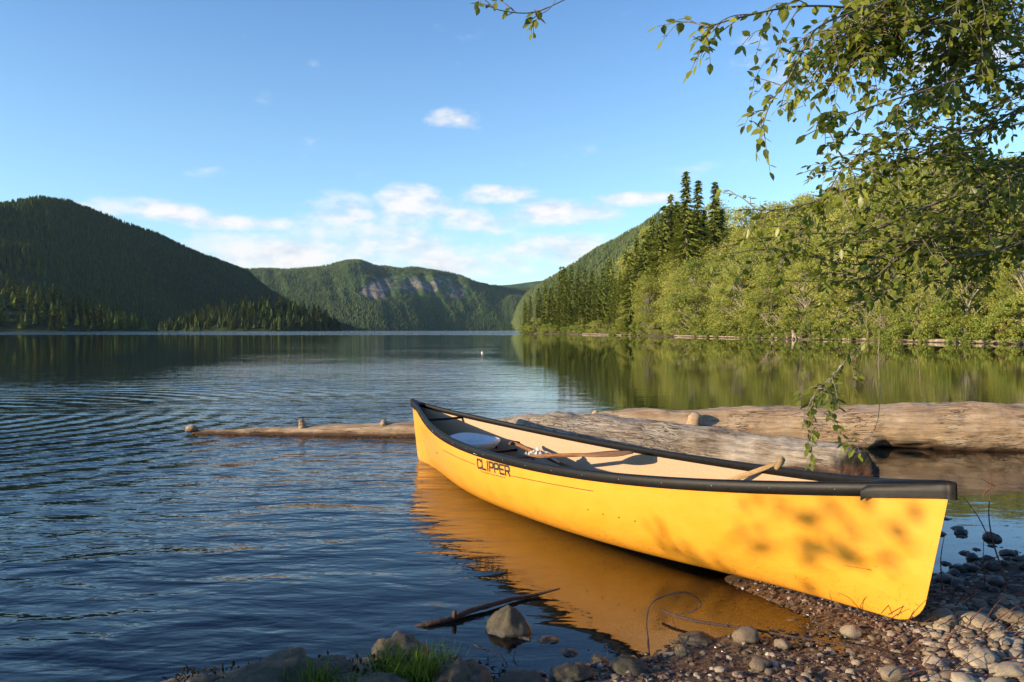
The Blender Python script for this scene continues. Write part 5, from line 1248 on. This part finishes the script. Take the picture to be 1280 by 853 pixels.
    limb([(700, -20, 3.2), (690, 8, 3.18), (668, 22, 3.15), (660, 30, 3.13)], .002, 1, .05, .045, .7, bare=.6)
    # dense mass toward the right edge, leaf tone lowered to stand in for shade
    for k in range(15):
        y0 = g.uniform(-80, 300); Yb = g.uniform(4.0, 5.6)
        limb(dn=1.25, pts=[(1460, y0 - 20, Yb + .5), (1350, y0 + g.uniform(-20, 20), Yb + .2), (1270, y0 + g.uniform(-10, 40), Yb), (1200 + g.uniform(-20, 40), y0 + g.uniform(0, 50), Yb - .2), (1150 + g.uniform(-60, 60), y0 + g.uniform(0, 60), Yb - .3)], r0=.009, nsub=19, sub_len=.38, L=.062, tone=.36, bare=.15)
    for k in range(9):
        x0 = g.uniform(1060, 1280)
        limb(dn=1.5, pts=[(x0 + 120, -130, 4.4), (x0 + 50, -50, 4.2), (x0, 15, 4.0), (x0 - 30, 60 + g.uniform(-20, 20), 3.9)], r0=.006, nsub=15, sub_len=.3, L=.062, tone=.42, bare=.25)
    # boughs that tie the limbs to the trunk
    for (px, py, Y, tz) in [(1330, 40, 4.3, 3.6), (1200, -40, 3.8, 4.2), (1420, 160, 4.9, 2.2), (1400, 190, 5.0, 2.0), (1380, 110, 4.6, 2.6), (1350, 0, 4.6, 3.3), (1300, -60, 4.2, 3.8), (1400, 250, 5.0, 1.6), (760, -45, 3.4, 4.6)]:
        e = PY(px, py, Y) - off; s_ = Vector((-.3, -.15, tz - .3)); mid = s_.lerp(e, .5) + Vector((0, 0, .12)); q = smooth_curve([tuple(s_) + (.035,), tuple(mid) + (.024,), tuple(e) + (.010,)], 14)
        wood.tube([Vector(v[:3]) for v in q], [v[3] for v in q], 7)
    tr.build('trunk', M['bark'], root); w = wood.build('branches', M['bark'], root)
    V = np.array(LV); T = np.array(LT)
    # degenerate quads are triangles: build two groups
    tri = T[T[:, 2] == T[:, 3]][:, :3]; quad = T[T[:, 2] != T[:, 3]]
    tri2 = np.concatenate([tri, quad[:, [0, 1, 2]], quad[:, [0, 2, 3]]])
    me = np_mesh('foliage', V, tri2, True, tone=LTN); link_mesh('foliage', me, M['near_leaf'], root)
    print('leaves', len(LV) // 8)
overhang()

# trees on the shore to the left, out of frame: they throw the leaf shadows on the bow and shade the rocks
def shore_tree(loc, h, name, label, seed, shadow_pts, tr=.13):
    r = empty(name, loc); tag(r, label, 'tree'); g = random.Random(seed); o0 = Vector(loc)
    b = MB(); b.tube([(0, 0, -.3), (.05, 0, h * .35), (.15, .05, h * .7), (.2, .1, h)], [tr, tr * .85, tr * .5, .01], 8); 
    V = []; T = []; tn = []; prev = []
    for (c, rad, n) in shadow_pts:
        c = Vector(c) - o0; hz = max(.3, min(h * .9, c.z - .3)); s_ = Vector((.1, .03, hz)); b.tube([s_ if not prev or (prev[-1] - c).length > 1.2 else prev[-1], (s_ if not prev or (prev[-1] - c).length > 1.2 else prev[-1]).lerp(c, .5) + Vector((0, 0, .03)), c], [.0035, .003, .002], 5); prev.append(c)
        for k in range(n):
            d = Vector((g.gauss(0, 1), g.gauss(0, 1), g.gauss(0, 1))).normalized() * rad * g.random() ** .5; p = c + d; u = Vector((g.gauss(0, 1), g.gauss(0, 1), g.gauss(0, .6))).normalized(); w = u.orthogonal().normalized(); L = .07; o = len(V)
            V += [tuple(p - u * L * .5), tuple(p + w * L * .27), tuple(p + u * L * .5), tuple(p - w * L * .27)]; T.append((o, o + 1, o + 2, o + 3)); tn += [g.random()] * 4
    b.build('trunk', M['bark'], r); me = np_mesh('foliage', V, T, False, tone=tn); link_mesh('foliage', me, M['near_leaf'], r)
def back(p, t): return tuple(Vector(p) + sund * t)
def hullw(x, z): return MC @ hull_pt(x, z)
cl = []
for (px, py, rad, n) in [(1012, 655, .05, 10), (1012, 680, .06, 14), (1010, 705, .05, 10), (1050, 692, .075, 18), (1075, 700, .05, 8), (955, 682, .07, 12), (1115, 700, .06, 8), (1060, 660, .05, 6), (930, 625, .07, 8), (1085, 635, .05, 7), (1035, 630, .05, 6), (880, 705, .10, 12), (850, 690, .10, 11), (820, 668, .09, 8), (1130, 665, .08, 8), (985, 640, .08, 8), (925, 668, .08, 8), (905, 715, .06, 7), (1150, 640, .06, 6), (1012, 735, .04, 6)]:
    # nearest hull point to that pixel
    best = None
    for i in range(60):
        x = 1.0 + 1.7 * i / 59
        for j in range(14):
            z = .06 + .5 * j / 13
            if z > sheer(x) - .02: continue
            w = hullw(x, z); v = w - Vector((0, 0, H)); yy = v.y * math.cos(PH) - v.z * math.sin(PH); qx = 640 + F * v.x / yy; qy = 426.5 - F * (v.y * math.sin(PH) + v.z * math.cos(PH)) / yy
            d = (qx - px) ** 2 + (qy - py) ** 2
            if best is None or d < best[0]: best = (d, w)
    cl.append((back(best[1], random.uniform(7.6, 8.8)), rad, n))
shore_tree((-7.4, -2.1, .25), 4.2, 'shore_tree', 'slender leafy tree on the shore left of the camera', 5, cl + [((-7.4 + random.uniform(-.9, .9), -2.3 + random.uniform(-.8, .2), random.uniform(2.2, 4.4)), .45, 90) for _ in range(12)])
pt = []
q = random.Random(4)
for (px, py, n) in [(280, 842, 30), (330, 850, 40), (420, 835, 60), (455, 845, 60), (500, 850, 50), (560, 850, 26), (385, 846, 50), (600, 852, 22), (240, 850, 26)]:
    w = atZ(px, py, .08); pt.append((back(w, q.uniform(3.0, 4.0)), .20, n))
shore_tree((-4.6, 1.55, .15), .8, 'shore_bush', 'low leafy bush on the shore left of the rocks', 6, pt, .02)

# ------------------------------------------------------------------ buoy far out on the lake
r = empty('mooring_buoy', tuple(atZ(603, 441.5, 0))); tag(r, 'tiny red and white buoy floating far out on the lake', 'buoy')
def ball(name, rad, z, m, sq=1):
    b = MB(); n = 14; V = []; Fc = []
    for i in range(9):
        a = math.pi * i / 8
        for k in range(n): V.append((math.sin(a) * rad * math.cos(6.283 * k / n), math.sin(a) * rad * math.sin(6.283 * k / n), z + math.cos(a) * rad * sq))
    for i in range(8):
        for k in range(n): Fc.append((i * n + k, (i + 1) * n + k, (i + 1) * n + (k + 1) % n, i * n + (k + 1) % n))
    b.add(V, Fc); b.build(name, m, r)
ball('float', .08, .02, M['white'], .8); ball('top_mark', .045, .085, M['buoy'])

# ------------------------------------------------------------------ air
def haze(density=2.0e-5):
    me = bpy.data.meshes.new('haze'); bm = bmesh.new(); bmesh.ops.create_cube(bm, size=1); bm.to_mesh(me); bm.free()
    m, t = mat('air'); v = t.new('ShaderNodeVolumePrincipled'); v.inputs['Color'].default_value = (.55, .75, 1.0, 1); v.inputs['Density'].default_value = density; v.inputs['Anisotropy'].default_value = 0.1
    t.l.new(v.outputs[0], t.out.inputs['Volume']); o = link_mesh('haze', me, m); o.scale = (16600, 16600, 812); o.location = (0, 0, 396); tag(o, kind='stuff')
HAZE = True
if HAZE: haze()
print('objects', len(bpy.data.objects))
